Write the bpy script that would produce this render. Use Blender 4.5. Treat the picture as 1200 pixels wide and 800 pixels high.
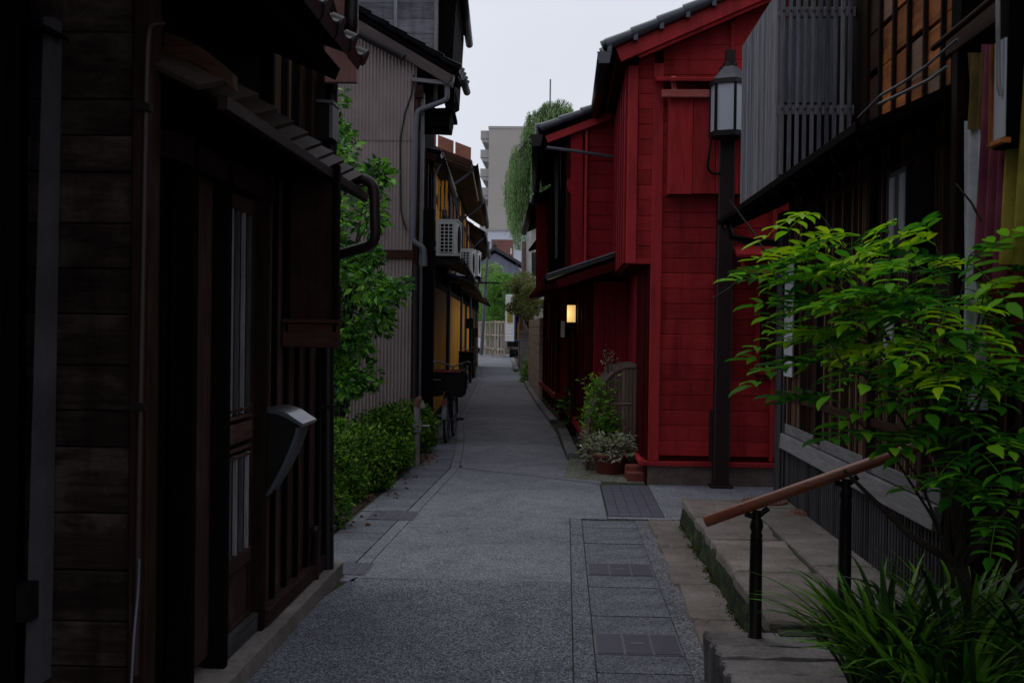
import bpy, math, random
import numpy as np
from mathutils import Vector as V, Matrix as M4

for o in list(bpy.data.objects):
    bpy.data.objects.remove(o)
SC = bpy.context.scene
COL = SC.collection
RNG = random.Random(7)
R = math.radians

# ------------------------------------------------------------------ camera
EYE = V((0.0, 0.0, 1.55))
FPX = 1350.0                       # focal length in pixels of a 1200 px wide picture
YAW = math.atan(60 / FPX)
PITCH = -math.atan(15 / FPX)
ROLL = R(0.75)
fw = V((-math.sin(YAW) * math.cos(PITCH), math.cos(YAW) * math.cos(PITCH), math.sin(PITCH)))
rt0 = V((math.cos(YAW), math.sin(YAW), 0))
up0 = rt0.cross(fw)
rt = rt0 * math.cos(ROLL) + up0 * math.sin(ROLL)
up = up0 * math.cos(ROLL) - rt0 * math.sin(ROLL)
cam = bpy.data.cameras.new('camera')
cam.sensor_width = 36.0
cam.lens = 36.0 * FPX / 1200.0
cam.clip_start = 0.05
cam.clip_end = 3000
cam.dof.use_dof = True
cam.dof.focus_distance = 11.0
cam.dof.aperture_fstop = 8.0
co = bpy.data.objects.new('camera', cam)
COL.objects.link(co)
mw = M4((rt, up, -fw)).transposed().to_4x4()
mw.translation = EYE
co.matrix_world = mw
SC.camera = co

def ray(px, py):
    return fw * FPX + rt * (px - 600) + up * (400 - py)
def onz(px, py, z=0.0):
    d = ray(px, py); return EYE + d * ((z - EYE.z) / d.z)
def ony(px, py, y):
    d = ray(px, py); return EYE + d * ((y - EYE.y) / d.y)
def onx(px, py, x):
    d = ray(px, py); return EYE + d * ((x - EYE.x) / d.x)

# ------------------------------------------------------------------ world, sun, exposure
SUN_EL, SUN_AZ = R(62), R(-35)
w = bpy.data.worlds.new('World'); SC.world = w; w.use_nodes = True
nt = w.node_tree
for n in list(nt.nodes): nt.nodes.remove(n)
out = nt.nodes.new('ShaderNodeOutputWorld'); bg = nt.nodes.new('ShaderNodeBackground')
sky = nt.nodes.new('ShaderNodeTexSky'); sky.sky_type = 'NISHITA'; sky.sun_disc = False
sky.sun_elevation = SUN_EL; sky.sun_rotation = SUN_AZ; sky.dust_density = 3.0; sky.air_density = 1.0
hs = nt.nodes.new('ShaderNodeHueSaturation'); hs.inputs['Saturation'].default_value = 0.35
mx = nt.nodes.new('ShaderNodeMix'); mx.data_type = 'RGBA'; mx.inputs[0].default_value = 0.86
mx.inputs[7].default_value = (6.7, 7.0, 7.85, 1)          # even cloud cover
nt.links.new(sky.outputs[0], hs.inputs['Color']); nt.links.new(hs.outputs[0], mx.inputs[6])
cn = nt.nodes.new('ShaderNodeTexNoise'); cn.inputs['Scale'].default_value = 2.2; cn.inputs['Detail'].default_value = 5
cr_ = nt.nodes.new('ShaderNodeMapRange'); cr_.inputs[1].default_value = .3; cr_.inputs[2].default_value = .7; cr_.inputs[3].default_value = .95; cr_.inputs[4].default_value = 1.05
cm = nt.nodes.new('ShaderNodeVectorMath'); cm.operation = 'SCALE'
nt.links.new(cn.outputs['Fac'], cr_.inputs[0]); nt.links.new(mx.outputs[2], cm.inputs[0]); nt.links.new(cr_.outputs[0], cm.inputs['Scale'])
nt.links.new(cm.outputs[0], bg.inputs['Color']); bg.inputs['Strength'].default_value = 0.115
nt.links.new(bg.outputs[0], out.inputs['Surface'])
sl = bpy.data.lights.new('sun', 'SUN'); sl.energy = 0.5; sl.angle = R(40); sl.color = (1.0, 0.97, 0.93)
so = bpy.data.objects.new('sun', sl); COL.objects.link(so)
sd = V((math.sin(SUN_AZ) * math.cos(SUN_EL), math.cos(SUN_AZ) * math.cos(SUN_EL), math.sin(SUN_EL)))
so.rotation_euler = sd.to_track_quat('Z', 'Y').to_euler(); so.location = (0, 0, 30)
SC.view_settings.view_transform = 'Standard'; SC.view_settings.look = 'None'
SC.view_settings.exposure = 0.0; SC.view_settings.gamma = 1.0; SC.view_settings.use_curve_mapping = False
SC.render.engine = 'CYCLES'

# ------------------------------------------------------------------ materials
MATS = {}
def nd(t, kind, **kw):
    n = t.nodes.new(kind)
    for k, v in kw.items(): setattr(n, k, v)
    return n
def base_mat(name, rough=0.7, spec=0.3, metal=0.0):
    m = bpy.data.materials.new(name); m.use_nodes = True
    b = m.node_tree.nodes['Principled BSDF']
    b.inputs['Roughness'].default_value = rough
    b.inputs['Specular IOR Level'].default_value = spec
    b.inputs['Metallic'].default_value = metal
    MATS[name] = m
    return m, m.node_tree, b
def ramp(t, fac, stops):
    r = nd(t, 'ShaderNodeValToRGB'); t.links.new(fac, r.inputs[0])
    e = r.color_ramp.elements
    while len(e) < len(stops): e.new(0.5)
    for i, (p, c) in enumerate(stops):
        e[i].position = p; e[i].color = (*c, 1)
    return r.outputs[0]
def coords(t, scale, rnd=True):
    tc = nd(t, 'ShaderNodeTexCoord'); mp = nd(t, 'ShaderNodeMapping')
    mp.inputs['Scale'].default_value = scale
    t.links.new(tc.outputs['Object'], mp.inputs[0])
    if rnd:
        oi = nd(t, 'ShaderNodeObjectInfo'); mm = nd(t, 'ShaderNodeMath', operation='MULTIPLY'); mm.inputs[1].default_value = 37.0
        t.links.new(oi.outputs['Random'], mm.inputs[0])
        t.links.new(mm.outputs[0], mp.inputs['Location'])
        return mp.outputs[0], oi.outputs['Random']
    return mp.outputs[0], None
def noise(t, vec, scale, detail=4, rough=0.6):
    n = nd(t, 'ShaderNodeTexNoise'); n.inputs['Scale'].default_value = scale
    n.inputs['Detail'].default_value = detail; n.inputs['Roughness'].default_value = rough
    t.links.new(vec, n.inputs['Vector']); return n.outputs['Fac']
def mixc(t, fac, a, b, mode='MIX'):
    m = nd(t, 'ShaderNodeMix', data_type='RGBA', blend_type=mode)
    for sock, v in ((m.inputs[0], fac), (m.inputs[6], a), (m.inputs[7], b)):
        if hasattr(v, 'is_output') or isinstance(v, bpy.types.NodeSocket): t.links.new(v, sock)
        elif isinstance(v, (int, float)): sock.default_value = v
        else: sock.default_value = (*v, 1)
    return m.outputs[2]
def bump(t, b, h, strength, dist=0.004):
    bp = nd(t, 'ShaderNodeBump'); bp.inputs['Strength'].default_value = strength; bp.inputs['Distance'].default_value = dist
    t.links.new(h, bp.inputs['Height']); t.links.new(bp.outputs[0], b.inputs['Normal'])
def brightness(t, col, val, lo, hi):
    mr = nd(t, 'ShaderNodeMapRange'); mr.inputs[3].default_value = lo; mr.inputs[4].default_value = hi
    t.links.new(val, mr.inputs[0])
    h = nd(t, 'ShaderNodeHueSaturation'); t.links.new(col, h.inputs['Color']); t.links.new(mr.outputs[0], h.inputs['Value'])
    return h.outputs[0]

def wood(name, c1, c2, worn=None, rough=0.7, grain=1.0, spec=0.25, var=0.35, wornamt=0.5, streak=0.0):
    """grain runs along the local x of the piece"""
    m, t, b = base_mat(name, rough, spec)
    v, rnd = coords(t, (1.6 * grain, 26 * grain, 26 * grain))
    f = noise(t, v, 2.2, 6, 0.65)
    c = ramp(t, f, [(0.25, c1), (0.72, c2)])
    v2, _ = coords(t, (1.2, 2.5, 2.5)); f2 = noise(t, v2, 2.5, 5, 0.7)
    if worn:
        wf = ramp(t, f2, [(0.48, (0, 0, 0)), (0.75, (wornamt,) * 3)])
        c = mixc(t, wf, c, worn)
    if streak:
        ge = nd(t, 'ShaderNodeNewGeometry'); mp2 = nd(t, 'ShaderNodeMapping'); mp2.inputs['Scale'].default_value = (9, 9, 1.1)
        t.links.new(ge.outputs['Position'], mp2.inputs[0]); f5 = noise(t, mp2.outputs[0], 1.0, 6, 0.7)
        c = mixc(t, 1.0, c, ramp(t, f5, [(0.3, (1 - streak,) * 3), (0.52, (1, 1, 1)), (0.8, (1.08, 1.1, 1.1))]), 'MULTIPLY')
        f6 = noise(t, ge.outputs['Position'], 14, 5, 0.8)
        c = mixc(t, ramp(t, f6, [(0.70, (0, 0, 0)), (0.80, (0.4, 0.4, 0.4))]), c, (0.5, 0.25, 0.22))
    c = brightness(t, c, rnd, 1 - var, 1 + var)
    t.links.new(c, b.inputs['Base Color'])
    rr = nd(t, 'ShaderNodeMapRange'); rr.inputs[3].default_value = max(0.2, rough - 0.15); rr.inputs[4].default_value = min(1, rough + 0.15)
    t.links.new(f2, rr.inputs[0]); t.links.new(rr.outputs[0], b.inputs['Roughness'])
    bump(t, b, f, 0.5, 0.004)
    return m
def plain(name, c, rough=0.6, spec=0.3, metal=0.0, var=0.25, scale=6.0, bumpy=0.2, c2=None):
    m, t, b = base_mat(name, rough, spec, metal)
    v, rnd = coords(t, (1, 1, 1)); f = noise(t, v, scale, 6, 0.65)
    c2 = c2 or tuple(x * (1 - var) for x in c)
    t.links.new(ramp(t, f, [(0.3, c2), (0.65, c)]), b.inputs['Base Color'])
    if bumpy:
        v3, _ = coords(t, (1, 1, 1)); f3 = noise(t, v3, scale * 9, 3); bump(t, b, f3, bumpy, 0.003)
    return m
def stone(name, c1, c2, c3, scale=3.0, rough=0.85, grit=60, bs=0.6):
    m, t, b = base_mat(name, rough, 0.25)
    v, rnd = coords(t, (1, 1, 1)); f = noise(t, v, scale, 8, 0.7)
    c = ramp(t, f, [(0.25, c1), (0.5, c2), (0.75, c3)])
    g = noise(t, v, grit, 2, 0.5); c = mixc(t, 0.35, c, ramp(t, g, [(0.35, (0.2, 0.2, 0.2)), (0.65, (1.0, 1.0, 1.0))]), 'MULTIPLY')
    c = brightness(t, c, rnd, 0.82, 1.15)
    t.links.new(c, b.inputs['Base Color'])
    bump(t, b, f, bs, 0.03)
    return m
def leafmat(name, cols, rough=0.45, trans=0.35, spec=0.4):
    m, t, b = base_mat(name, rough, spec)
    g = nd(t, 'ShaderNodeNewGeometry')
    oi = nd(t, 'ShaderNodeObjectInfo')
    ad = nd(t, 'ShaderNodeMath', operation='ADD'); fr = nd(t, 'ShaderNodeMath', operation='FRACT')
    t.links.new(g.outputs['Random Per Island'], ad.inputs[0]); t.links.new(oi.outputs['Random'], ad.inputs[1]); t.links.new(ad.outputs[0], fr.inputs[0])
    n = len(cols)
    c = ramp(t, fr.outputs[0], [((i + 0.5) / n, col) for i, col in enumerate(cols)])
    t.links.new(c, b.inputs['Base Color'])
    tr = nd(t, 'ShaderNodeBsdfTranslucent'); ms = nd(t, 'ShaderNodeMixShader'); ms.inputs[0].default_value = trans
    t.links.new(c, tr.inputs['Color'])
    o = t.nodes['Material Output']
    t.links.new(b.outputs[0], ms.inputs[1]); t.links.new(tr.outputs[0], ms.inputs[2]); t.links.new(ms.outputs[0], o.inputs['Surface'])
    return m
def aggregate(name, c_dark, c_mid, c_light, scale, moss=0.0):
    """exposed aggregate paving: small pebbles in dark cement, stains of its own shape"""
    m, t, b = base_mat(name, 0.85, 0.12)
    tc = nd(t, 'ShaderNodeTexCoord')
    vo = nd(t, 'ShaderNodeTexVoronoi'); vo.inputs['Scale'].default_value = scale
    t.links.new(tc.outputs['Object'], vo.inputs['Vector'])
    sep = nd(t, 'ShaderNodeSeparateColor'); t.links.new(vo.outputs['Color'], sep.inputs[0])
    c = ramp(t, sep.outputs[0], [(0.1, c_dark), (0.5, c_mid), (0.95, c_light)])
    gap = ramp(t, vo.outputs['Distance'], [(0.35, (1, 1, 1)), (0.75, (0.52, 0.52, 0.53))])
    c = mixc(t, 1.0, c, gap, 'MULTIPLY')
    f = noise(t, tc.outputs['Object'], 0.7, 6, 0.6)
    st = ramp(t, f, [(0.3, (0.72, 0.72, 0.73)), (0.7, (1.1, 1.1, 1.08))])
    c = mixc(t, 1.0, c, st, 'MULTIPLY')
    f4 = noise(t, tc.outputs['Object'], 3.5, 8, 0.75)
    c = mixc(t, 1.0, c, ramp(t, f4, [(0.32, (0.68, 0.68, 0.69)), (0.5, (1.0, 1.0, 1.0)), (0.75, (1.1, 1.1, 1.1))]), 'MULTIPLY')
    if moss:
        f2 = noise(t, tc.outputs['Object'], 1.6, 6, 0.7)
        mf = ramp(t, f2, [(0.55, (0, 0, 0)), (0.75, (moss,) * 3)])
        c = mixc(t, mf, c, (0.06, 0.065, 0.02))
    t.links.new(c, b.inputs['Base Color'])
    bump(t, b, vo.outputs['Distance'], 0.6, 0.004)
    return m

wood('wood_black', (0.0015, 0.0012, 0.0012), (0.0045, 0.003, 0.0028), (0.009, 0.006, 0.005), 0.8, spec=0.02)
wood('wood_dark', (0.005, 0.0026, 0.0022), (0.022, 0.0105, 0.008), (0.045, 0.026, 0.021), 0.75, spec=0.04)
wood('wood_plum', (0.020, 0.010, 0.009), (0.070, 0.037, 0.032), (0.11, 0.070, 0.063), 0.7, spec=0.05)
wood('wood_weather', (0.005, 0.0032, 0.003), (0.030, 0.019, 0.016), (0.085, 0.062, 0.055), 0.75, spec=0.04, wornamt=0.75, streak=0.6)
wood('wood_ash', (0.022, 0.021, 0.024), (0.07, 0.068, 0.073), (0.03, 0.028, 0.029), 0.8, spec=0.05)
wood('wood_taupe', (0.065, 0.050, 0.046), (0.15, 0.122, 0.115), (0.08, 0.06, 0.055), 0.75, spec=0.08)
wood('wood_umber', (0.013, 0.0055, 0.004), (0.042, 0.019, 0.013), (0.075, 0.042, 0.033), 0.7, spec=0.05)
wood('wood_grey', (0.10, 0.095, 0.10), (0.21, 0.20, 0.205), (0.07, 0.06, 0.06), 0.8)
wood('wood_silver', (0.085, 0.084, 0.100), (0.205, 0.203, 0.230), (0.05, 0.048, 0.055), 0.8, spec=0.1, streak=0.4)
wood('wood_orange', (0.15, 0.040, 0.009), (0.43, 0.14, 0.030), (0.035, 0.011, 0.005), 0.65, grain=0.7, spec=0.08, wornamt=0.85, streak=0.5)
wood('wood_brown', (0.07, 0.036, 0.020), (0.17, 0.085, 0.045), (0.05, 0.03, 0.02), 0.65)
wood('wood_pink', (0.20, 0.085, 0.075), (0.30, 0.15, 0.135), (0.12, 0.06, 0.05), 0.65)
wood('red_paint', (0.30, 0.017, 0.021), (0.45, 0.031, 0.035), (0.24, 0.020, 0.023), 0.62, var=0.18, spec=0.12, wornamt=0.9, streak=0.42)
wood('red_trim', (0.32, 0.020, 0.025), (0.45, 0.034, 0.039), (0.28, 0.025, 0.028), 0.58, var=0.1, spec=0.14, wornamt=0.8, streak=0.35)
wood('red_shaded_dark', (0.035, 0.0025, 0.004), (0.075, 0.005, 0.008), (0.03, 0.003, 0.004), 0.7, var=0.15, spec=0.04)  # red paint darkened to carry the shade of lane sides and undersides
wood('red_shaded', (0.18, 0.009, 0.014), (0.28, 0.015, 0.021), (0.15, 0.012, 0.016), 0.65, var=0.14, spec=0.08, streak=0.35)  # same red paint, lighter shade put into its colour, for walls between houses
wood('red_worn', (0.34, 0.06, 0.05), (0.44, 0.11, 0.09), (0.5, 0.25, 0.2), 0.6)
wood('ochre', (0.52, 0.22, 0.018), (0.72, 0.34, 0.034), (0.42, 0.17, 0.018), 0.7, grain=0.5, var=0.12, spec=0.06)
wood('bamboo', (0.10, 0.062, 0.052), (0.20, 0.135, 0.115), (0.08, 0.055, 0.047), 0.6)
wood('fence_wood', (0.32, 0.25, 0.19), (0.52, 0.43, 0.34), (0.22, 0.17, 0.13), 0.75)
wood('shingle', (0.010, 0.006, 0.005), (0.030, 0.018, 0.015), (0.06, 0.042, 0.038), 0.6, spec=0.12)
wood('rail_wood', (0.16, 0.036, 0.016), (0.30, 0.080, 0.036), (0.34, 0.13, 0.07), 0.34, spec=0.4, grain=0.6)
wood('bark', (0.022, 0.017, 0.012), (0.06, 0.046, 0.035), (0.07, 0.08, 0.05), 0.9)
plain('tile', (0.034, 0.036, 0.045), 0.42, 0.45, var=0.5)
plain('tile_black', (0.012, 0.012, 0.014), 0.45, 0.4, var=0.5)
plain('tile_blue', (0.070, 0.074, 0.100), 0.38, 0.5, var=0.45)
plain('copper_red', (0.33, 0.12, 0.075), 0.5, 0.4, var=0.3)
plain('black_metal', (0.005, 0.0045, 0.005), 0.5, 0.2)
plain('pipe_black', (0.007, 0.006, 0.007), 0.45, 0.25)
plain('pipe_grey', (0.10, 0.098, 0.122), 0.5, 0.3)
plain('pipe_brown', (0.022, 0.011, 0.011), 0.45, 0.25)
plain('steel', (0.20, 0.20, 0.225), 0.3, 0.5, metal=0.85)
plain('white_metal', (0.78, 0.78, 0.76), 0.5, 0.3, var=0.12)
plain('grey_metal', (0.13, 0.13, 0.145), 0.5, 0.3, var=0.3)
plain('dark_hole', (0.008, 0.008, 0.009), 0.9, 0.1)
plain('corrugated', (0.245, 0.196, 0.192), 0.55, 0.2, var=0.28, scale=1.5, bumpy=0.05)
plain('plaster', (0.06, 0.057, 0.064), 0.95, 0.02, var=0.5, scale=3)
plain('lampglass', (0.44, 0.47, 0.53), 0.25, 0.5, var=0.05, bumpy=0)
plain('doorglass', (0.012, 0.013, 0.016), 0.12, 0.5, var=0.3, scale=1, bumpy=0)
plain('terracotta', (0.22, 0.055, 0.040), 0.7, 0.3, var=0.35, scale=9)
plain('soil', (0.035, 0.027, 0.020), 0.95, 0.1, var=0.4)
plain('rubber', (0.015, 0.015, 0.016), 0.75, 0.2)
plain('bag', (0.005, 0.005, 0.006), 0.8, 0.12, bumpy=0.4)
plain('red_plastic', (0.16, 0.02, 0.015), 0.5)
plain('pipe_white', (0.24, 0.22, 0.215), 0.6, 0.2, var=0.4)
plain('concrete', (0.48, 0.475, 0.45), 0.85, 0.1, var=0.3, scale=2.5)
plain('beige_wall', (0.44, 0.40, 0.365), 0.9, 0.1, var=0.06, scale=0.2, bumpy=0)
plain('balcony_wall', (0.40, 0.39, 0.38), 0.9, 0.1, var=0.08, scale=0.3, bumpy=0)
plain('white_wall', (0.60, 0.64, 0.72), 0.9, 0.1, var=0.06, scale=0.3, bumpy=0)
plain('brown_panel', (0.22, 0.10, 0.085), 0.8, 0.1, var=0.15, scale=0.5, bumpy=0)
plain('slate_wall', (0.20, 0.21, 0.27), 0.8, 0.2, var=0.1, scale=0.6, bumpy=0)
plain('soffit', (0.30, 0.215, 0.12), 0.8, 0.2, var=0.2)
plain('paper', (0.62, 0.62, 0.66), 0.8, 0.1, var=0.05)
plain('blue_paint', (0.05, 0.07, 0.22), 0.5)
plain('orange_box', (0.60, 0.22, 0.04), 0.7)
plain('panel_grey', (0.34, 0.35, 0.40), 0.6, 0.3, var=0.1)
plain('noren_white', (0.44, 0.44, 0.49), 0.95, 0.02, scale=9, var=0.3)
plain('noren_plum', (0.22, 0.055, 0.090), 0.95, 0.02, scale=9, var=0.5)
plain('noren_yellow', (0.34, 0.27, 0.055), 0.95, 0.02, scale=9, var=0.45)
plain('noren_olive', (0.12, 0.085, 0.030), 0.95, 0.02, scale=9, var=0.45)
plain('noren_red', (0.14, 0.018, 0.018), 0.95, 0.05, scale=9, var=0.45)
plain('blind', (0.24, 0.165, 0.145), 0.85, 0.1, var=0.4, scale=30)
plain('reed', (0.11, 0.105, 0.10), 0.85, 0.1, var=0.4, scale=30)
plain('cover_iron', (0.066, 0.066, 0.092), 0.45, 0.4, var=0.25, scale=12, bumpy=0.4)
plain('cover_trim', (0.13, 0.13, 0.155), 0.4, 0.5, var=0.2, scale=12)
plain('blue_slab', (0.085, 0.085, 0.118), 0.6, 0.3, var=0.25, scale=4)
plain('band_slab', (0.165, 0.168, 0.195), 0.7, 0.15, var=0.25, scale=4)
plain('rust', (0.16, 0.075, 0.055), 0.8, 0.2, var=0.4)
plain('flower_white', (0.62, 0.62, 0.50), 0.6)
plain('ground_dirt', (0.16, 0.155, 0.15), 0.9, 0.1, var=0.2, scale=1)
plain('joint', (0.055, 0.055, 0.05), 0.95, 0.05, c2=(0.045, 0.06, 0.02), scale=2)
stone('granite', (0.13, 0.115, 0.10), (0.25, 0.225, 0.20), (0.34, 0.31, 0.28), 2.2)
stone('sandstone', (0.075, 0.062, 0.055), (0.19, 0.162, 0.145), (0.31, 0.275, 0.25), 2.6)
stone('plinth_stone', (0.12, 0.075, 0.065), (0.21, 0.15, 0.135), (0.30, 0.23, 0.21), 5)
stone('cement', (0.085, 0.075, 0.065), (0.18, 0.16, 0.145), (0.31, 0.285, 0.26), 2.4)
stone('kerb_stone', (0.08, 0.077, 0.075), (0.15, 0.147, 0.145), (0.24, 0.235, 0.23), 3)
stone('moss', (0.006, 0.007, 0.004), (0.018, 0.025, 0.007), (0.075, 0.11, 0.016), 6, bs=1.0)
stone('rock', (0.09, 0.08, 0.08), (0.19, 0.175, 0.17), (0.30, 0.28, 0.27), 4)
aggregate('agg_near', (0.062, 0.065, 0.083), (0.17, 0.177, 0.21), (0.39, 0.40, 0.45), 155)
aggregate('agg_mid', (0.105, 0.109, 0.130), (0.235, 0.242, 0.275), (0.41, 0.42, 0.46), 170, moss=0.3)
aggregate('agg_slab', (0.092, 0.096, 0.118), (0.18, 0.187, 0.217), (0.31, 0.32, 0.355), 170, moss=0.3)
aggregate('agg_moss', (0.09, 0.09, 0.07), (0.19, 0.19, 0.15), (0.34, 0.33, 0.28), 95, moss=0.85)
aggregate('gravel_strip', (0.075, 0.077, 0.09), (0.17, 0.175, 0.195), (0.33, 0.335, 0.36), 110)
leafmat('leaf_hedge', [(0.010, 0.030, 0.004), (0.025, 0.075, 0.006), (0.055, 0.15, 0.010), (0.10, 0.24, 0.018), (0.19, 0.36, 0.035)], 0.5, 0.33, 0.15)
leafmat('leaf_vine', [(0.010, 0.05, 0.006), (0.025, 0.11, 0.010), (0.05, 0.19, 0.014), (0.09, 0.29, 0.02), (0.18, 0.44, 0.03)], 0.33, 0.35, 0.4)
leafmat('leaf_fore', [(0.018, 0.10, 0.010), (0.04, 0.19, 0.012), (0.095, 0.33, 0.016), (0.20, 0.50, 0.022)], 0.55, 0.5, 0.08)
leafmat('leaf_lime', [(0.33, 0.60, 0.010), (0.50, 0.70, 0.018), (0.25, 0.58, 0.012)], 0.45, 0.5, 0.15)
leafmat('leaf_willow', [(0.11, 0.22, 0.07), (0.22, 0.38, 0.13), (0.33, 0.48, 0.21)], 0.5, 0.45, 0.15)
leafmat('leaf_bright', [(0.06, 0.16, 0.02), (0.11, 0.27, 0.03), (0.17, 0.36, 0.05)], 0.5, 0.4)
leafmat('leaf_maple', [(0.10, 0.14, 0.03), (0.16, 0.20, 0.05), (0.22, 0.20, 0.06)], 0.5, 0.4)
leafmat('leaf_nandina', [(0.06, 0.20, 0.02), (0.13, 0.36, 0.03), (0.20, 0.47, 0.05), (0.30, 0.42, 0.05)], 0.5, 0.4, 0.15)
leafmat('leaf_cream', [(0.40, 0.42, 0.27), (0.62, 0.61, 0.44), (0.10, 0.18, 0.06), (0.50, 0.44, 0.33), (0.16, 0.24, 0.09)], 0.55, 0.25, 0.15)
leafmat('leaf_moss', [(0.02, 0.035, 0.006), (0.05, 0.075, 0.012), (0.08, 0.12, 0.015)], 0.8, 0.15, 0.1)
leafmat('leaf_dead', [(0.14, 0.06, 0.03), (0.22, 0.10, 0.05), (0.09, 0.05, 0.03)], 0.8, 0.1)
leafmat('blade', [(0.006, 0.022, 0.003), (0.02, 0.075, 0.006), (0.05, 0.15, 0.010), (0.12, 0.29, 0.02)], 0.42, 0.3, 0.2)
m, t, b = base_mat('lamp_lit', 0.6); b.inputs['Base Color'].default_value = (0.8, 0.62, 0.3, 1)
b.inputs['Emission Color'].default_value = (1.0, 0.66, 0.26, 1); b.inputs['Emission Strength'].default_value = 0.5

# ------------------------------------------------------------------ object helpers
WM = {}
def link(name, data, world, parent=None):
    o = bpy.data.objects.new(name, data); COL.objects.link(o)
    WM[o.name] = world.copy()
    if parent is not None:
        o.parent = parent
        o.matrix_basis = WM[parent.name].inverted() @ world
    else:
        o.matrix_basis = world
    return o
def tag(o, label, cat, group=None):
    o['label'] = label; o['category'] = cat
    if group: o['group'] = group
    return o
def thing(name, loc, label, cat, group=None, rz=0.0):
    o = link(name, None, M4.Translation(V(loc)) @ M4.Rotation(rz, 4, 'Z')); o.empty_display_size = 0.2
    return tag(o, label, cat, group)
def clone(root, world, **props):
    """copy of a thing with its parts and sub-parts"""
    def rec(o, parent, wm):
        c = o.copy(); COL.objects.link(c); WM[c.name] = wm
        c.parent = parent; c.matrix_basis = wm if parent is None else o.matrix_basis
        for ch in [x for x in list(COL.objects) if x.parent == o]:
            rec(ch, c, wm @ ch.matrix_basis)
        return c
    c = rec(root, None, world)
    for k, v in props.items(): c[k] = v
    return c

class MB:
    def __init__(s): s.v = []; s.f = []; s.s = []
    def add(s, vs, fs, smooth=False):
        k = len(s.v); s.v += [tuple(p) for p in vs]; s.f += [tuple(i + k for i in f) for f in fs]; s.s += [smooth] * len(fs)
    def box(s, a, b):
        x0, y0, z0 = (min(p, q) for p, q in zip(a, b)); x1, y1, z1 = (max(p, q) for p, q in zip(a, b))
        s.add([(x0,y0,z0),(x1,y0,z0),(x1,y1,z0),(x0,y1,z0),(x0,y0,z1),(x1,y0,z1),(x1,y1,z1),(x0,y1,z1)],
              [(0,3,2,1),(4,5,6,7),(0,1,5,4),(1,2,6,5),(2,3,7,6),(3,0,4,7)])
    def beam(s, p, q, wd, h, upv=V((0, 0, 1))):
        p, q = V(p), V(q); d = (q - p).normalized(); sd = d.cross(upv)
        sd = sd.normalized() if sd.length > 1e-4 else V((1, 0, 0)); u = sd.cross(d)
        a, c = sd * wd / 2, u * h / 2
        s.add([p-a-c, p+a-c, p+a+c, p-a+c, q-a-c, q+a-c, q+a+c, q-a+c],
              [(0,1,2,3),(7,6,5,4),(0,4,5,1),(1,5,6,2),(2,6,7,3),(3,7,4,0)])
    def prism(s, poly, off):
        """poly: list of 3d points, extruded by off"""
        n = len(poly); off = V(off); P = [V(p) for p in poly]
        s.add(P + [p + off for p in P], [tuple(range(n))[::-1], tuple(range(n, 2*n))] + [(i, (i+1) % n, (i+1) % n + n, i + n) for i in range(n)])
    def tube(s, pts, r, seg=8, cap=True):
        pts = [V(p) for p in pts]; n = len(pts)
        rs = r if isinstance(r, (list, tuple)) else [r] * n
        ref = None; vs = []
        for i, p in enumerate(pts):
            d = (pts[min(i+1, n-1)] - pts[max(i-1, 0)]).normalized()
            if ref is None:
                ref = d.orthogonal().normalized()
            else:
                ref = (ref - d * ref.dot(d)); ref = ref.normalized() if ref.length > 1e-5 else d.orthogonal().normalized()
            bi = d.cross(ref)
            for k in range(seg):
                a = 2 * math.pi * k / seg
                vs.append(p + (ref * math.cos(a) + bi * math.sin(a)) * rs[i])
        fs = [(i*seg+k, i*seg+(k+1) % seg, (i+1)*seg+(k+1) % seg, (i+1)*seg+k) for i in range(n-1) for k in range(seg)]
        s.add(vs, fs, True)
        if cap:
            s.add(vs[:seg], [tuple(range(seg))[::-1]]); s.add(vs[-seg:], [tuple(range(seg))])
    def lathe(s, prof, c, seg=20):
        vs = [(c[0] + r * math.cos(2*math.pi*k/seg), c[1] + r * math.sin(2*math.pi*k/seg), c[2] + z) for r, z in prof for k in range(seg)]
        n = len(prof)
        s.add(vs, [(i*seg+k, i*seg+(k+1) % seg, (i+1)*seg+(k+1) % seg, (i+1)*seg+k) for i in range(n-1) for k in range(seg)], True)
        s.add(vs[:seg], [tuple(range(seg))[::-1]]); s.add(vs[-seg:], [tuple(range(seg))])
    def torus(s, c, ax, Rr, r, seg=28, ms=8):
        ax = V(ax).normalized(); a = ax.orthogonal().normalized(); b = ax.cross(a); c = V(c)
        vs = []
        for i in range(seg):
            th = 2*math.pi*i/seg; d = a*math.cos(th) + b*math.sin(th)
            for k in range(ms):
                ph = 2*math.pi*k/ms; vs.append(c + d*(Rr + r*math.cos(ph)) + ax*r*math.sin(ph))
        s.add(vs, [(i*ms+k, ((i+1) % seg)*ms+k, ((i+1) % seg)*ms+(k+1) % ms, i*ms+(k+1) % ms) for i in range(seg) for k in range(ms)], True)
    def mesh(s, name, mat, origin=V((0, 0, 0))):
        me = bpy.data.meshes.new(name)
        me.from_pydata([tuple(V(p) - origin) for p in s.v], [], s.f)
        if any(s.s): me.polygons.foreach_set('use_smooth', s.s)
        me.materials.append(MATS[mat]); me.update()
        return me
    def build(s, name, mat, parent=None):
        """world coordinates in; origin put at the middle of the bottom"""
        a = np.array([tuple(p) for p in s.v]); lo, hi = a.min(0), a.max(0)
        org = V(((lo[0]+hi[0])/2, (lo[1]+hi[1])/2, lo[2]))
        return link(name, s.mesh(name, mat, org), M4.Translation(org), parent)

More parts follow.
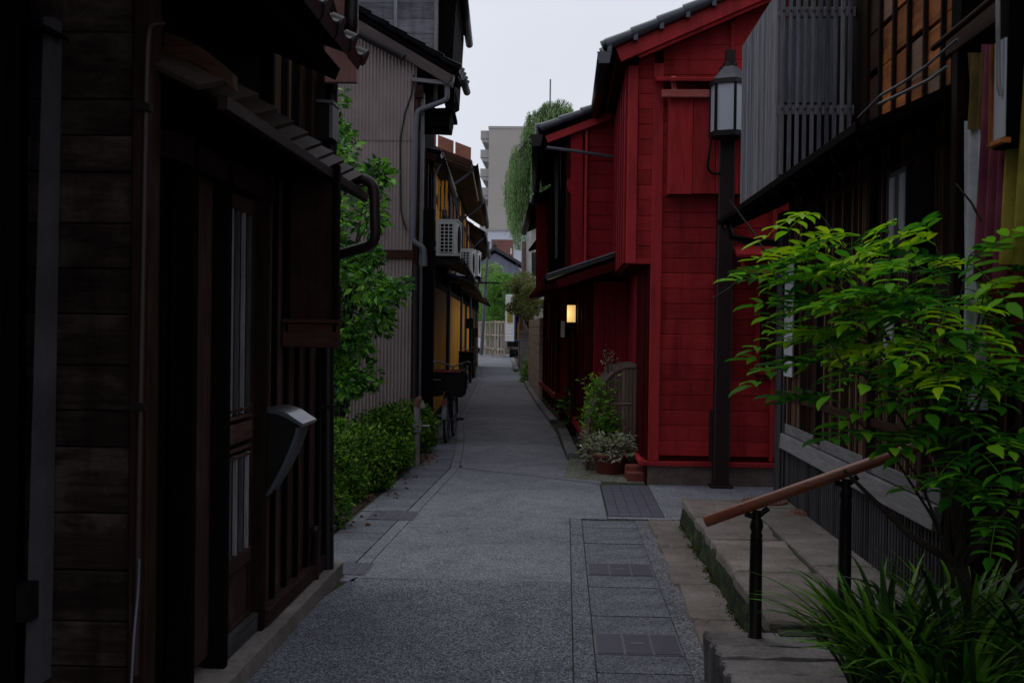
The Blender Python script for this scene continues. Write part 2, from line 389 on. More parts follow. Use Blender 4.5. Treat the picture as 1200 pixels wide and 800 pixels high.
PCACHE = {}
def piece(name, parent, mat, c, u, n, L, W, T, bev=0.004):
    """a plank: local x = grain (length L) along u, local z = n (thickness T); centred on c"""
    key = (mat, round(L, 3), round(W, 3), round(T, 3), bev)
    me = PCACHE.get(key)
    if me is None:
        b = min(bev, W * 0.2, T * 0.3)
        l, w_, t_ = L/2, W/2, T/2
        ring = [(-w_, -t_), (w_, -t_), (w_, t_-b), (w_-b, t_), (-w_+b, t_), (-w_, t_-b)]
        vs = [(-l, y, z) for y, z in ring] + [(l, y, z) for y, z in ring]
        fs = [tuple(range(6))[::-1], tuple(range(6, 12))] + [(i, (i+1) % 6, (i+1) % 6+6, i+6) for i in range(6)]
        me = bpy.data.meshes.new(name); me.from_pydata(vs, [], fs); me.materials.append(MATS[mat]); me.update()
        PCACHE[key] = me
    u = V(u).normalized(); n = V(n); n = (n - u * n.dot(u)).normalized(); wv = n.cross(u)
    m = M4((u, wv, n)).transposed().to_4x4(); m.translation = V(c)
    return link(name, me, m, parent)
X, Y, Z = V((1, 0, 0)), V((0, 1, 0)), V((0, 0, 1))
def hboards(name, parent, mat, p0, u, n, length, z0, z1, h, T=0.018, jit=0.15, lap=0.006, clip=None):
    """horizontal boards on a wall; p0 = lower corner on the wall face, u = along, n = out. clip(z)->(start, end)"""
    z = z0; u = V(u).normalized(); n = V(n).normalized(); k = 0
    while z < z1 - 0.02:
        hh = min(h * (1 + RNG.uniform(-jit, jit)), z1 - z)
        a, b = (0, length) if clip is None else clip(z + hh * 0.5)
        if b - a > 0.03:
            c = V(p0) + u * ((a + b) / 2) + n * (T / 2 + 0.004) ; c.z = z + hh / 2
            nn = (n + V((0, 0, -lap / max(hh, .03))) ).normalized()
            piece(name, parent, mat, c, u, nn, b - a, hh - 0.004, T)
        z += hh; k += 1
def vslats(name, parent, mat, p0, u, n, length, z0, z1, pitch, W, T, off=0.0):
    u = V(u).normalized(); n = V(n).normalized(); k = int(length / pitch)
    for i in range(k + 1):
        c = V(p0) + u * (i * pitch) + n * (T / 2 + off); c.z = (z0 + z1) / 2
        piece(name, parent, mat, c, Z, n, z1 - z0, W, T)
def post(name, parent, mat, x, y, z0, z1, w=0.1, d=0.1):
    return piece(name, parent, mat, (x, y, (z0 + z1) / 2), Z, Y * -1, z1 - z0, w, d, 0.006)

TCACHE = {}
def tile_mesh(mat, wa, wb, cap):
    key = (mat, wa, wb, cap)
    if key in TCACHE: return TCACHE[key]
    prof = [(-0.5, .035), (-0.40, .042), (-0.30, .02), (-0.12, .0), (0.12, -.003), (0.32, .008), (0.42, .03), (0.5, .045), (0.56, .046), (0.60, .03)]
    mb = MB(); n = len(prof); L = wb * 1.12
    top = [(a*wa, -0.06*wb, z + .025) for a, z in prof] + [(a*wa, L - .06*wb, z) for a, z in prof]
    bot = [(x, y, z - .016) for x, y, z in top]
    mb.add(top, [(i, i+1, n+i+1, n+i) for i in range(n-1)], True)
    mb.add(bot, [(i+1, i, n+i, n+i+1) for i in range(n-1)], True)
    mb.add(top[:n] + bot[:n], [(i+1, i, n+i, n+i+1) for i in range(n-1)])
    if cap:
        mb.tube([(0.53*wa, -0.09*wb, .035), (0.53*wa, .10*wb, .035)], .042, 10)
        mb.box((-0.45*wa, -0.075*wb, -.035), (0.45*wa, -0.055*wb, .012))
    TCACHE[key] = mb.mesh('roof_tile', mat)
    return TCACHE[key]
def tile_roof(parent, mat, P, A, B, na, nb):
    """P corner at the eave, A full vector along the eave, B full vector up the slope"""
    P, A, B = V(P), V(A), V(B); a, b = A.normalized(), B.normalized(); n = a.cross(b)
    if n.z < 0: a = -a; P = P + A; A = -A; n = a.cross(b)
    wa, wb = A.length / na, B.length / nb
    for j in range(nb):
        me = tile_mesh(mat, round(wa, 3), round(wb, 3), j == 0)
        for i in range(na):
            c = P + a * (wa * (i + .5)) + b * (wb * j)
            m = M4((a, b, n)).transposed().to_4x4(); m.translation = c + n * (.02 + RNG.uniform(0, .004))
            link('roof_tile', me, m, parent)
def slab(name, parent, mat, P, A, B, T, down=True):
    mb = MB(); P, A, B = V(P), V(A), V(B); n = A.cross(B).normalized()
    if n.z < 0: n = -n
    mb.prism([P, P + A, P + A + B, P + B], -n * T); return mb.build(name, mat, parent)
def gutter(parent, mat, p, q, r=0.05):
    p, q = V(p), V(q); d = (q - p).normalized(); sd = d.cross(Z).normalized(); mb = MB(); k = 9
    vs = []
    for e in (p, q):
        for rr in (r, r * .88):
            for i in range(k):
                a = math.pi * i / (k - 1); vs.append(e + sd * math.cos(a) * rr - Z * math.sin(a) * rr)
    fs = []
    for i in range(k - 1):
        fs += [(i, i+1, 2*k+i+1, 2*k+i), (k+i+1, k+i, 3*k+i, 3*k+i+1), (i+1, i, k+i, k+i+1), (2*k+i, 2*k+i+1, 3*k+i+1, 3*k+i)]
    mb.add(vs, fs, True); return mb.build('gutter', mat, parent)
def pipe(parent, mat, pts, r=0.035, name='downpipe', bend=0.08):
    P = [V(p) for p in pts]; o = [P[0]]
    for i in range(1, len(P) - 1):
        a, c = P[i-1] - P[i], P[i+1] - P[i]; bb = min(bend, a.length * .45, c.length * .45)
        p, q = P[i] + a.normalized() * bb, P[i] + c.normalized() * bb
        for k in range(5):
            tt = k / 4; o.append(p * (1-tt)**2 + P[i] * 2*tt*(1-tt) + q * tt*tt)
    o.append(P[-1]); mb = MB(); mb.tube(o, r, 10); return mb.build(name, mat, parent)

def leaf_cloud(pts, dirs, size, asp=0.45, fold=0.25, curl=0.2, rng=None):
    """numpy leaves: one folded 6-vertex blade per point"""
    rng = rng or np.random.default_rng(3)
    n = len(pts); pts = np.asarray(pts, float); d = np.asarray(dirs, float)
    d /= np.linalg.norm(d, axis=1)[:, None] + 1e-9
    r = rng.normal(size=(n, 3)); s = np.cross(d, r); s /= np.linalg.norm(s, axis=1)[:, None] + 1e-9
    nn = np.cross(s, d)
    flip = np.where(nn[:, 2] < 0, -1.0, 1.0)[:, None]; nn *= flip; s *= flip
    L = size * rng.uniform(.65, 1.25, n)[:, None] if np.isscalar(size) else np.asarray(size)[:, None]
    Wd = L * asp
    base = pts; tip = pts + d * L - nn * L * curl
    m1 = pts + d * L * .45
    l1 = m1 - s * Wd * .5 + nn * Wd * fold; r1 = m1 + s * Wd * .5 + nn * Wd * fold
    vs = np.stack([base, l1, tip, r1, m1], 1).reshape(-1, 3)
    k = np.arange(n)[:, None] * 5
    f = np.concatenate([k + [0, 4, 1], k + [4, 2, 1], k + [0, 3, 4], k + [4, 3, 2]], 1).reshape(-1, 3)
    return vs, f
def np_obj(name, vs, f, mat, parent=None, org=None):
    org = V(org) if org is not None else (V((0, 0, 0)) if parent is None else WM[parent.name].translation)
    me = bpy.data.meshes.new(name); vs = vs - np.array(org)
    me.vertices.add(len(vs)); me.vertices.foreach_set('co', vs.astype(np.float32).ravel())
    k = f.shape[1]
    me.loops.add(f.size); me.loops.foreach_set('vertex_index', f.astype(np.int32).ravel())
    me.polygons.add(len(f)); me.polygons.foreach_set('loop_start', (np.arange(len(f)) * k).astype(np.int32))
    me.materials.append(MATS[mat]); me.update(calc_edges=True); me.validate()
    return link(name, me, M4.Translation(org), parent)
def clump_points(rng, centres, radii, n_each, shell=0.55):
    P, D = [], []
    for c, r in zip(centres, radii):
        v = rng.normal(size=(n_each, 3)); v /= np.linalg.norm(v, axis=1)[:, None]
        rad = (shell + (1 - shell) * rng.random(n_each))[:, None]
        P.append(np.array(c) + v * rad * np.array(r)); D.append(v + rng.normal(size=v.shape) * .55 + np.array([0, 0, .15]))
    return np.concatenate(P), np.concatenate(D)

# ================================================================== THE GROUND
def structure(o): o['kind'] = 'structure'; return o
mb = MB(); mb.add([(-600, -40, -.03), (600, -40, -.03), (600, 1200, -.03), (-600, 1200, -.03)], [(0, 1, 2, 3)])
structure(mb.build('ground', 'ground_dirt'))
# bed of the lane: joints show it between the paving panels
def lerp_tab(tab, y):
    for (y0, x0), (y1, x1) in zip(tab, tab[1:]):
        if y <= y1: return x0 + (x1 - x0) * (y - y0) / (y1 - y0)
    return tab[-1][1]
XL_T = [(-4, -1.30), (7.1, -1.24), (12.6, -1.12), (15, -1.27), (18.7, -1.60), (24, -1.85), (33.7, -2.35), (48, -3.5), (70, -5.3)]   # inner line of the left gutter strip
XO_T = [(-4, -1.72), (8.4, -1.68), (13.0, -1.64), (15, -1.80), (18.7, -2.1), (24, -2.38), (33.7, -2.85), (48, -3.9), (70, -6.2)]   # its outer line
XR_T = [(-4, .10), (9.385, .125), (9.39, .40), (11.4, .42), (12.3, .22), (13.9, .05), (17.4, -.10), (23.2, -.5), (40, -1.45), (60, -2.7), (70, -3.2)]
XL = lambda y: lerp_tab(XL_T, y)
XO = lambda y: lerp_tab(XO_T, y)
XR = lambda y: lerp_tab(XR_T, y)
def sheet(name, pts, z, mat, parent=None, T=.02):
    mb = MB(); mb.prism([V((x, y, z - T)) for x, y in pts], (0, 0, T)); o = mb.build(name, mat, parent); return o
lane = structure(sheet('lane', [(-2.4, -4), (3.2, -4), (3.2, 14), (.9, 14.2), (.6, 20), (0, 30), (-1, 45), (-2, 64), (-1.5, 95), (-14, 95), (-9, 64), (-4.2, 45), (-3.3, 30), (-2.8, 18)], 0.0, 'joint'))
def strip(name, y0, y1, fa, fb, mat, z=.012, step=1.5, skew0=0, skew1=0):
    n = max(1, int(math.ceil((y1 - y0) / step))); ys = [y0 + (y1 - y0) * i / n for i in range(n + 1)]
    L = [(fa(y), y) for y in ys]; Rr = [(fb(y), y) for y in ys]
    Rr[0] = (Rr[0][0], Rr[0][1] + skew0); Rr[-1] = (Rr[-1][0], Rr[-1][1] + skew1)
    return sheet(name, L + Rr[::-1], z, mat, lane)
g = .005
strip('paving_panel', -4, 7.0, lambda y: XL(y) - .02 - (.2 if y < 6.4 else 0), lambda y: XR(y) - .055, 'agg_near')
strip('paving_panel', 7.0 + g, 9.375, XL, lambda y: XR(y) - .055, 'agg_mid')
strip('paving_panel', 9.382, 12.62, XL, lambda y: .378, 'agg_mid', skew1=-1.1)
strip('paving_panel', 12.85, 18.68, XL, XR, 'agg_mid', skew0=-.9)
strip('paving_panel', 18.69, 30, XL, XR, 'agg_mid')
strip('paving_panel', 30.02, 46, XL, XR, 'agg_mid')
strip('paving_panel', 46.02, 70, XL, XR, 'agg_mid')
strip('border_strip', -4, 9.375, lambda y: XR(y) - .048, lambda y: .166, 'agg_near')
strip('border_strip', 6.9, 12.6, lambda y: XL(y) - .095, lambda y: XL(y) - .007, 'agg_mid')
strip('border_strip', 12.62, 70, lambda y: XL(y) - .099, lambda y: XL(y) - .008, 'agg_mid')
sheet('drain_band', [(-1.10, 12.64), (.40, 11.53), (.40, 11.80), (-1.10, 12.83)], .013, 'band_slab', lane)
sheet('paving_panel', [(.385, 9.42), (1.02, 9.42), (1.02, 11.45), (.86, 11.45), (.86, 9.53), (.385, 9.53)], .011, 'agg_mid', lane)
sheet('paving_panel', [(.87, 9.54), (2.9, 9.54), (2.9, 11.72), (.87, 11.62)], .0115, 'agg_mid', lane)
sheet('paving_panel', [(.02, 12.0), (.40, 11.72), (.85, 11.62), (.85, 13.9), (.1, 13.9)], .0135, 'agg_moss', lane)
# blue-grey textured plates beside the red house
for i in range(5):
    for j in range(9):
        x0 = .395 + i * .092; y0 = 9.55 + j * .212
        sheet('paving_plate', [(x0, y0), (x0 + .088, y0), (x0 + .088, y0 + .207), (x0, y0 + .207)], .013, 'blue_slab', lane)
# gutter lids on the right: joints read off the photograph
jy = [9.30, 8.97, 8.62, 8.3, 7.92, 7.58, 7.22, 6.9, 6.53, 6.2, 5.84, 5.46, 5.17, 4.8, 4.45, 4.1, 3.75, 3.4, 3.0]
covers = {5: 0, 10: 1}
for i, (a, c) in enumerate(zip(jy, jy[1:])):
    if i in covers: continue
    sheet('gutter_slab', [(.172, c + g), (.595, c + g), (.595, a - g), (.172, a - g)], .013 + RNG.uniform(-.002, .003), 'agg_slab', lane)
sheet('gravel_strip', [(.600, 3), (.75, 3), (.75, 9.36), (.600, 9.36)], .010, 'gravel_strip', lane)
def cover(x0, x1, y0, y1, label):
    t = thing('drain_cover', ((x0+x1)/2, (y0+y1)/2, .0), label, 'drain cover', 'drain covers in the gutter strips')
    mb = MB(); mb.box((x0, y0, -.02), (x1, y1, .014)); mb.build('frame', 'cover_trim', t)
    wd = (x1 - x0 - .05) / 3
    for k in range(3):
        a = x0 + .012 + k * (wd + .013)
        mb = MB(); mb.box((a, y0 + .012, .0), (a + wd, y1 - .012, .017)); p = mb.build('plate', 'cover_iron', t)
        if k == 1:
            mb = MB(); mb.box((a + wd*.25, (y0+y1)/2 - .02, .016), (a + wd*.75, (y0+y1)/2 + .02, .0195)); mb.build('grip', 'cover_trim', p)
cover(.172, .595, jy[6] + g, jy[5] - g, 'three plate iron drain cover beside the sandstone ledge, farther from the steps')
cover(.172, .595, jy[11] + g, jy[10] - g, 'three plate iron drain cover beside the rough stone step')
# left gutter strip
def left_slabs(ya, yb, pitch, blue=()):
    y = ya; k = 0
    while y < yb:
        e = min(y + pitch * RNG.uniform(.92, 1.08), yb)
        mat = 'blue_slab' if k in blue else 'agg_slab'
        f = lambda q: (XO(q) + .01, XL(q) - .105)
        a, c = f(y + g), f(e - g)
        sheet('gutter_slab', [(a[0], y + g), (a[1], y + g), (c[1], e - g), (c[0], e - g)], .012 + RNG.uniform(-.002, .003), mat, lane)
        y = e; k += 1
left_slabs(6.99, 20.0, .5, blue=(12,))
left_slabs(20.0, 46.0, 1.2)
def flat_cover(px0, px1, py0, py1, label):
    a = onz(px0, (py0+py1)/2); c = onz(px1, (py0+py1)/2); y0 = onz((px0+px1)/2, py1).y; y1 = onz((px0+px1)/2, py0).y
    cover(a.x, c.x, y0, y1, label)
flat_cover(392, 434, 661, 676, 'dark iron drain cover by the downpipe foot of the dark house')
flat_cover(432, 489, 600, 611, 'dark iron drain cover beside the low green hedge')
TX = .94
# sandstone ledge, terrace and steps of the house on the right
def rough_slab(name, pts, z0, z1, mat, parent, j=.012, rng=RNG, sub=6):
    """stone slab with a broken outline and slightly uneven top"""
    pts = [V((x, y, 0)) for x, y in pts]; o = []
    for a, c in zip(pts, pts[1:] + pts[:1]):
        for k in range(sub):
            p = a.lerp(c, k / sub); o.append(p + (V((rng.uniform(-j, j), rng.uniform(-j, j), 0)) if k else V((0, 0, 0))))
    n = len(o); ctr = sum(o, V((0, 0, 0))) / n
    mb = MB(); ins = [ctr + (p - ctr) * .965 for p in o]
    vs = [(p.x + rng.uniform(-j, j) * .6, p.y + rng.uniform(-j, j) * .6, z0) for p in o] + [(p.x, p.y, z1 - .012 + rng.uniform(-j, j) * .3) for p in o] + [(p.x, p.y, z1 + rng.uniform(-j, j) * .15) for p in ins] + [(ctr.x, ctr.y, z1)]
    fs = [(i, (i+1) % n, (i+1) % n + n, i + n) for i in range(n)] + [(i + n, (i+1) % n + n, (i+1) % n + 2*n, i + 2*n) for i in range(n)] + [(i + 2*n, (i+1) % n + 2*n, 3*n) for i in range(n)]
    mb.add(vs, fs); return mb.build(name, mat, parent)
ledge = structure(sheet('stone_ledge', [(.74, 3.0), (TX + .02, 3.0), (TX + .02, 9.3), (.73, 9.3)], .012, 'joint'))
ly = [9.28, 8.15, 6.95, 6.1, 5.05, 4.0, 3.1]
for a, c in zip(ly, ly[1:]):
    x = .70 + RNG.uniform(-.012, .02)
    rough_slab('ledge_stone', [(x, c + .006), (TX + .01, c + .006), (TX + .01, a - .006), (x + RNG.uniform(-.01, .02), a - .006)], 0, .03 + RNG.uniform(-.005, .006), 'sandstone', ledge, .016)
TZ = .25
terr = structure(sheet('terrace', [(TX + .03, 5.1), (1.80, 5.1), (1.80, 9.0), (TX + .03, 9.0)], TZ - .03, 'joint', T=TZ - .02))
ty = [9.02, 8.1, 7.25, 6.3, 5.2]
for a, c in zip(ty, ty[1:]):
    rough_slab('terrace_stone', [(TX + .005, c + .005), (1.37, c + .005), (1.40, a - .005), (TX, a - .005)], TZ - .06, TZ + RNG.uniform(-.003, .004), 'sandstone', terr, .012)
for a, c in zip([9.02, 8.6, 7.5, 6.5, 5.2], [8.6, 7.5, 6.5, 5.2]):
    rough_slab('terrace_stone', [(1.415, c + .005), (1.79, c + .005), (1.79, a - .005), (1.415, a - .005)], TZ - .06, TZ + RNG.uniform(-.006, .0), 'cement', terr, .004)
mb = MB(); n = 60; rr = np.random.default_rng(5)            # mossy face of the terrace edge
vs = []; fs = []
for i in range(n + 1):
    y = 5.1 + (9.03 - 5.1) * i / n
    for j in range(6):
        z = -.01 + (TZ - .02) * j / 5
        vs.append((TX + .012 - (rr.random() * .03 if 0 < j < 5 else 0.0) - (.025 * rr.random() if j == 0 else 0), y, z))
for i in range(n):
    for j in range(5): fs.append((i*6+j, i*6+j+1, (i+1)*6+j+1, (i+1)*6+j))
mb.add(vs, fs, True); mb.build('moss_face', 'moss', terr)
mb = MB(); mb.box((TX + .02, 9.002, 0), (1.79, 9.03, TZ - .012)); mb.build('edge_face', 'sandstone', terr)
# bed of moss tufts where ledge and terrace meet
rr = np.random.default_rng(9); n = 2600
P = np.stack([TX - np.abs(rr.normal(0, .02, n)), rr.uniform(5.2, 9.0, n), rr.uniform(.022, .05, n)], 1)
keep = np.sin(P[:, 1] * 7.3) + np.sin(P[:, 1] * 17.1 + 1) + rr.normal(0, .5, n) > .1
P = P[keep]; vs, f = leaf_cloud(P, rr.normal(size=P.shape) + [0, 0, 1.2], .012, .7, rng=rr)
o = np_obj('moss', vs, f, 'leaf_moss'); o['kind'] = 'stuff'; o['label'] = 'green moss growing along the foot of the stone terrace'; o['category'] = 'moss'
# iron grates set into the terrace
def grate(cx, cy, w_, d_, label):
    t = thing('iron_grate', (cx, cy, TZ), label, 'grate')
    mb = MB(); mb.lathe([(w_/2, -.01), (w_/2, .007), (w_/2 - .012, .009)], (cx, cy, TZ), 24); mb.build('rim', 'rust', t)
    for k in range(-4, 5):
        x = k * w_ / 10.5; h = math.sqrt(max(0, (w_/2 - .012)**2 - x*x))
        piece('bar', t, 'rust', (cx + x, cy, TZ + .012), Y, Z, 2*h, .011, .012)
p = onz(930, 601, TZ); grate(p.x + .1, p.y, .26, .26, 'round rusty iron grate in the terrace paving behind the handrail post')
p = onz(895, 588, TZ); grate(p.x, p.y, .36, .36, 'round dark iron grate near the far edge of the terrace')

# rough stone steps going up to the entrance on the right
t = thing('stone_step', (.95, 4.6, 0), 'rough split stone step at the foot of the handrail', 'step')
rs = random.Random(4)
for k, (y0, y1) in enumerate([(4.93, 5.17), (4.74, 4.93), (4.53, 4.74), (4.3, 4.53), (4.05, 4.3), (3.75, 4.05)]):
    rough_slab('stone', [(.655 + rs.uniform(-.012, .015), y0 + .004), (1.2, y0 + .004), (1.2, y1 - .004), (.65 + rs.uniform(-.012, .015), y1 - .004)], 0, .215 + rs.uniform(-.008, .008), 'rock', t, .016, rs)
t = thing('stone_step', (1.3, 4.8, 0), 'upper stone step half hidden by grass below the entrance', 'step')
for k, (y0, y1) in enumerate([(4.85, 5.19), (4.5, 4.85)]):
    rough_slab('stone', [(1.17 + rs.uniform(-.01, .015), y0), (1.78, y0), (1.78, y1 - .005), (1.16 + rs.uniform(-.01, .015), y1 - .005)], .1, .38 + rs.uniform(-.008, .008), 'rock', t, .016, rs)
bed = structure(sheet('planting_bed', [(1.0, 2.6), (2.2, 2.6), (2.2, 4.52), (1.12, 4.52)], .30, 'soil', T=.3))

# right kerbs along the red houses and a far forecourt
def kerb(pts, wdt, h, label):
    t = structure(sheet('kerb', [(pts[0][0], pts[0][1]), (pts[0][0] + .02, pts[0][1]), (pts[-1][0] + .02, pts[-1][1]), (pts[-1][0], pts[-1][1])], .016, 'joint'))
    for (x0, y0), (x1, y1) in zip(pts, pts[1:]):
        d = V((x1 - x0, y1 - y0, 0)); L = d.length; k = max(1, round(L / 1.0)); nrm = V((d.y, -d.x, 0)).normalized()
        for i in range(k):
            a = V((x0, y0, 0)) + d * (i / k) ; c = V((x0, y0, 0)) + d * ((i + 1) / k)
            mid = (a + c) / 2 + nrm * wdt / 2; mid.z = h / 2
            piece('kerb_stone', t, 'kerb_stone', mid, d, Z, L / k - .012, wdt, h, .012)
kerb([(.07, 13.75), (-.06, 17.2)], .14, .08, '')
kerb([(-.20, 18.9), (-.50, 23.0), (-.95, 30), (-1.45, 39.5)], .13, .07, '')
kerb([(-1.75, 41), (-2.6, 57.5)], .18, .12, '')
mb = MB(); mb.box((.1, 13.78, 0), (.95, 13.92, .078)); structure(mb.build('kerb', 'kerb_stone'))

# ================================================================== LEFT: NEAR HOUSE
t = thing('near_house', (-1.76, 1.5, 0), 'black boarded house with a pale plaster corner strip', 'house')
mb = MB(); mb.box((-4.5, -3, 0), (-1.80, 3.70, 5.2)); wl = mb.build('wall', 'wood_black', t)
vslats('board', wl, 'wood_black', (-1.80, -2.4, 0), Y, X, 5.7, .25, 5.1, .23, .222, .02)
piece('sill', t, 'wood_black', (-1.765, .6, .18), Y, X, 6.1, .16, .07)
mb = MB(); mb.prism([ony(29, 800, 3.66), ony(49, 800, 3.66), ony(62, 20, 3.66), ony(51, 20, 3.66)], (0, .07, 0)); mb.build('plaster_strip', 'plaster', t)
mb = MB(); mb.prism([ony(0, 3, 3.6), ony(62, 34, 3.6), ony(66, 40, 3.6), ony(0, 22, 3.6)], (0, .1, 0)); mb.build('eave_board', 'wood_black', t)
mb = MB(); a = ony(31, 728, 3.6); mb.box((a.x - .03, 3.59, a.z), (a.x + .012, 3.66, a.z + .12)); mb.build('latch', 'black_metal', t)
post('post', t, 'wood_black', -1.79, 3.55, 0, 5.1, .1, .12)

# ================================================================== LEFT: DARK TIMBER HOUSE
WX = -1.45
t = thing('dark_timber_house', (-1.6, 5.3, 0), 'dark timber house with lattice door and stepped shingle canopy', 'house')
mb = MB(); mb.box((-4.6, 3.78, 0), (WX - .12, 7.15, 5.6)); core = mb.build('wall', 'wood_black', t)
# end wall boards facing the near house
z = .0; rb = random.Random(12)
while z < 3.9:
    h = rb.choice([.12, .15, .17, .19, .22])
    L = .36; piece('board', core, 'wood_weather', (-1.60, 3.76 + rb.uniform(-.004, .004), z + h/2), X, -Y + V((0, 0, -.03)), L, h - .004, .022)
    z += h
post('corner_post', t, 'wood_dark', -1.395, 3.78, 0, 4.2, .065, .09)
pipe(t, 'pipe_brown', [onx(190, 28, -1.33), onx(174, 28, -1.33), onx(172, 60, -1.33), onx(160, 700, -1.33), onx(158, 790, -1.33)], .011)
for py in (126, 476): 
    a = onx(170 if py < 300 else 164, py, -1.33); mb = MB(); mb.box((a.x - .03, a.y - .02, a.z - .012), (a.x + .02, a.y + .02, a.z + .012)); mb.build('pipe_clip', 'black_metal', t)
pipe(t, 'pipe_grey', [onx(163, 655, -1.31), onx(162, 690, -1.315), onx(157, 740, -1.31), onx(153, 815, -1.31)], .004, 'cord')
# threshold and plinth
mb = MB(); mb.box((-1.62, 3.80, 0), (-1.34, 7.05, .095)); mb.build('plinth', 'cement', t)
# recess and fixed panels along the lane
piece('panel', core, 'wood_plum', (WX - .05, 4.62, 1.2), Z, X, 2.1, .44, .03)
piece('panel', core, 'wood_black', (WX - .08, 4.10, 1.2), Z, X, 2.1, .5, .03)
for y in (4.38, 4.83, 5.44):
    piece('post', t, 'wood_dark' if y > 5 else 'wood_black', (WX - .01, y, 1.2), Z, X, 2.22, .055, .09)
piece('lintel', t, 'wood_dark', (WX - .01, 4.85, 2.20), Y, X, 1.5, .10, .085)
# lattice door
dr = MB(); dr.box((WX - .06, 4.87, .1), (WX - .05, 5.41, 2.12)); door = dr.build('door', 'wood_black', t)
for y in (4.895, 5.395): piece('stile', door, 'wood_dark', (WX - .03, y, 1.12), Z, X, 2.06, .05, .035)
for z, h in ((2.10, .07), (1.06, .085), (.475, .07), (.17, .07)): piece('rail', door, 'wood_plum', (WX - .028, 5.145, z), Y, X, .46, h, .034)
for z in (1.13, 1.165, .985, .95): piece('rail', door, 'wood_plum', (WX - .026, 5.145, z), Y, X, .46, .016, .026)
mb = MB(); mb.box((WX - .05, 4.92, .5), (WX - .046, 5.37, 2.06)); mb.build('pane', 'doorglass', door)
for k in range(5):
    y = 4.95 + k * .095
    piece('bar', door, 'wood_grey' if k % 2 else 'wood_ash', (WX - .022, y, 1.62), Z, X, .95, .015, .018)
    piece('bar', door, 'wood_grey' if k % 2 == 0 else 'wood_ash', (WX - .022, y, .73), Z, X, .46, .015, .018)
piece('door_panel', door, 'wood_plum', (WX - .038, 5.145, .32), Z, X, .24, .45, .012)
piece('kick_board', t, 'wood_ash', (WX + .0, 5.15, .14), Y, X, .55, .09, .03)
# board and batten wall between the door and the far corner
for k in range(7): piece('board', core, 'wood_plum', (WX - .02, 5.56 + k * .235, 1.22), Z, X, 2.15, .232, .025)
for y in (5.50, 5.72, 5.97, 6.22, 6.48, 6.76, 7.02): piece('batten', core, 'wood_black', (WX + .0, y, 1.22), Z, X, 2.15, .045, .028)
piece('sill', t, 'wood_plum', (WX + .012, 6.26, .145), Y, X, 1.58, .075, .075)
# wing board under the canopy
wg = piece('wing_board', t, 'wood_dark', (-1.30, 5.92, 1.95), Z, -Y, .86, .27, .05)
piece('wing_rail', t, 'wood_umber', (-1.30, 5.905, 1.50), X, -Y, .285, .12, .07)
piece('wing_rail', t, 'wood_umber', (-1.30, 5.903, 1.575), X, -Y, .285, .02, .085)
for dx in (-.125, .125): piece('wing_stile', t, 'wood_black', (-1.30 + dx, 5.90, 1.95), Z, -Y, .86, .025, .06)
# stepped shingle canopy
EZ = 2.36
dk = slab('canopy_deck', t, 'wood_black', (-1.215, 4.1, EZ - .015), (0, 2.84, 0), (-.62, 0, .30), .035)
y = 3.78; k = 0
while y < 6.85:
    c = V((-1.515, y + .16, EZ + .155)); u = V((-.62, 0, .30)); n = V((.30, -.22, .62))
    piece('shingle', t, 'shingle', c + V((0, 0, .02)), u, n, .70, .33, .02); y += .285; k += 1
piece('eave_beam', t, 'shingle', (-1.205, 5.45, EZ - .03), Y, X, 2.9, .05, .035)
mb = MB(); prof = []                                       # curved verge board at the near end
for k in range(9):
    s_ = k / 8; a = ony(192 + 80 * s_, 38 + 48 * s_ - 14 * math.sin(math.pi * s_) * .6, 3.98); c_ = ony(192 + 82 * s_, 62 + 42 * s_ - 10 * math.sin(math.pi * s_) * .6, 3.98); prof.append((a, c_))
for (a, c_), (a2, c2) in zip(prof, prof[1:]): mb.prism([a, a2, c2, c_], (0, .06, 0))
mb.build('verge_board', 'wood_umber', t)
# tiled roof of the bay above
mb = MB(); mb.box((-4.6, 3.8, 2.45), (WX - .02, 5.5, 2.9)); mb.build('bay_wall', 'wood_black', t)
rd = slab('roof_deck', t, 'wood_black', (-1.10, 2.3, 2.80), (0, 3.27, 0), (-2.4, 0, 1.05), .06)
tile_roof(rd, 'tile_black', (-1.03, 2.3, 2.82), (0, 3.30, 0), (-2.4, 0, 1.05), 11, 9)
# window bay beyond: blind, boards, posts
mb = MB(); a = onx(322, 82, WX - .03); b_ = onx(352, 80, WX - .03); c_ = onx(352, 122, WX - .03); d_ = onx(322, 92, WX - .03)
mb.prism([a, b_, c_, d_], (-.02, 0, 0)); mb.build('reed_blind', 'blind', t)
for k in range(5):
    piece('board', core, 'wood_brown' if k in (0, 1) else 'wood_umber', (WX - .035, 5.75 + k * .26, 3.0), Z, X, 1.1, .25, .02)
for y in (5.64, 5.93, 6.2, 6.5, 6.8, 7.05): piece('batten', core, 'wood_dark', (WX - .015, y, 3.1), Z, X, 1.3, .045, .05)
mb = MB(); mb.box((-4.6, 5.55, 2.9), (WX - .06, 7.15, 5.6)); mb.build('upper_wall', 'wood_black', t)
piece('wing_board', t, 'wood_pink', (-1.20, 6.10, 3.32), Z, -Y, .95, .17, .05)
piece('wing_board', t, 'wood_dark', (-1.285, 6.06, 3.36), Z + X * -.3, -Y, .5, .04, .05)
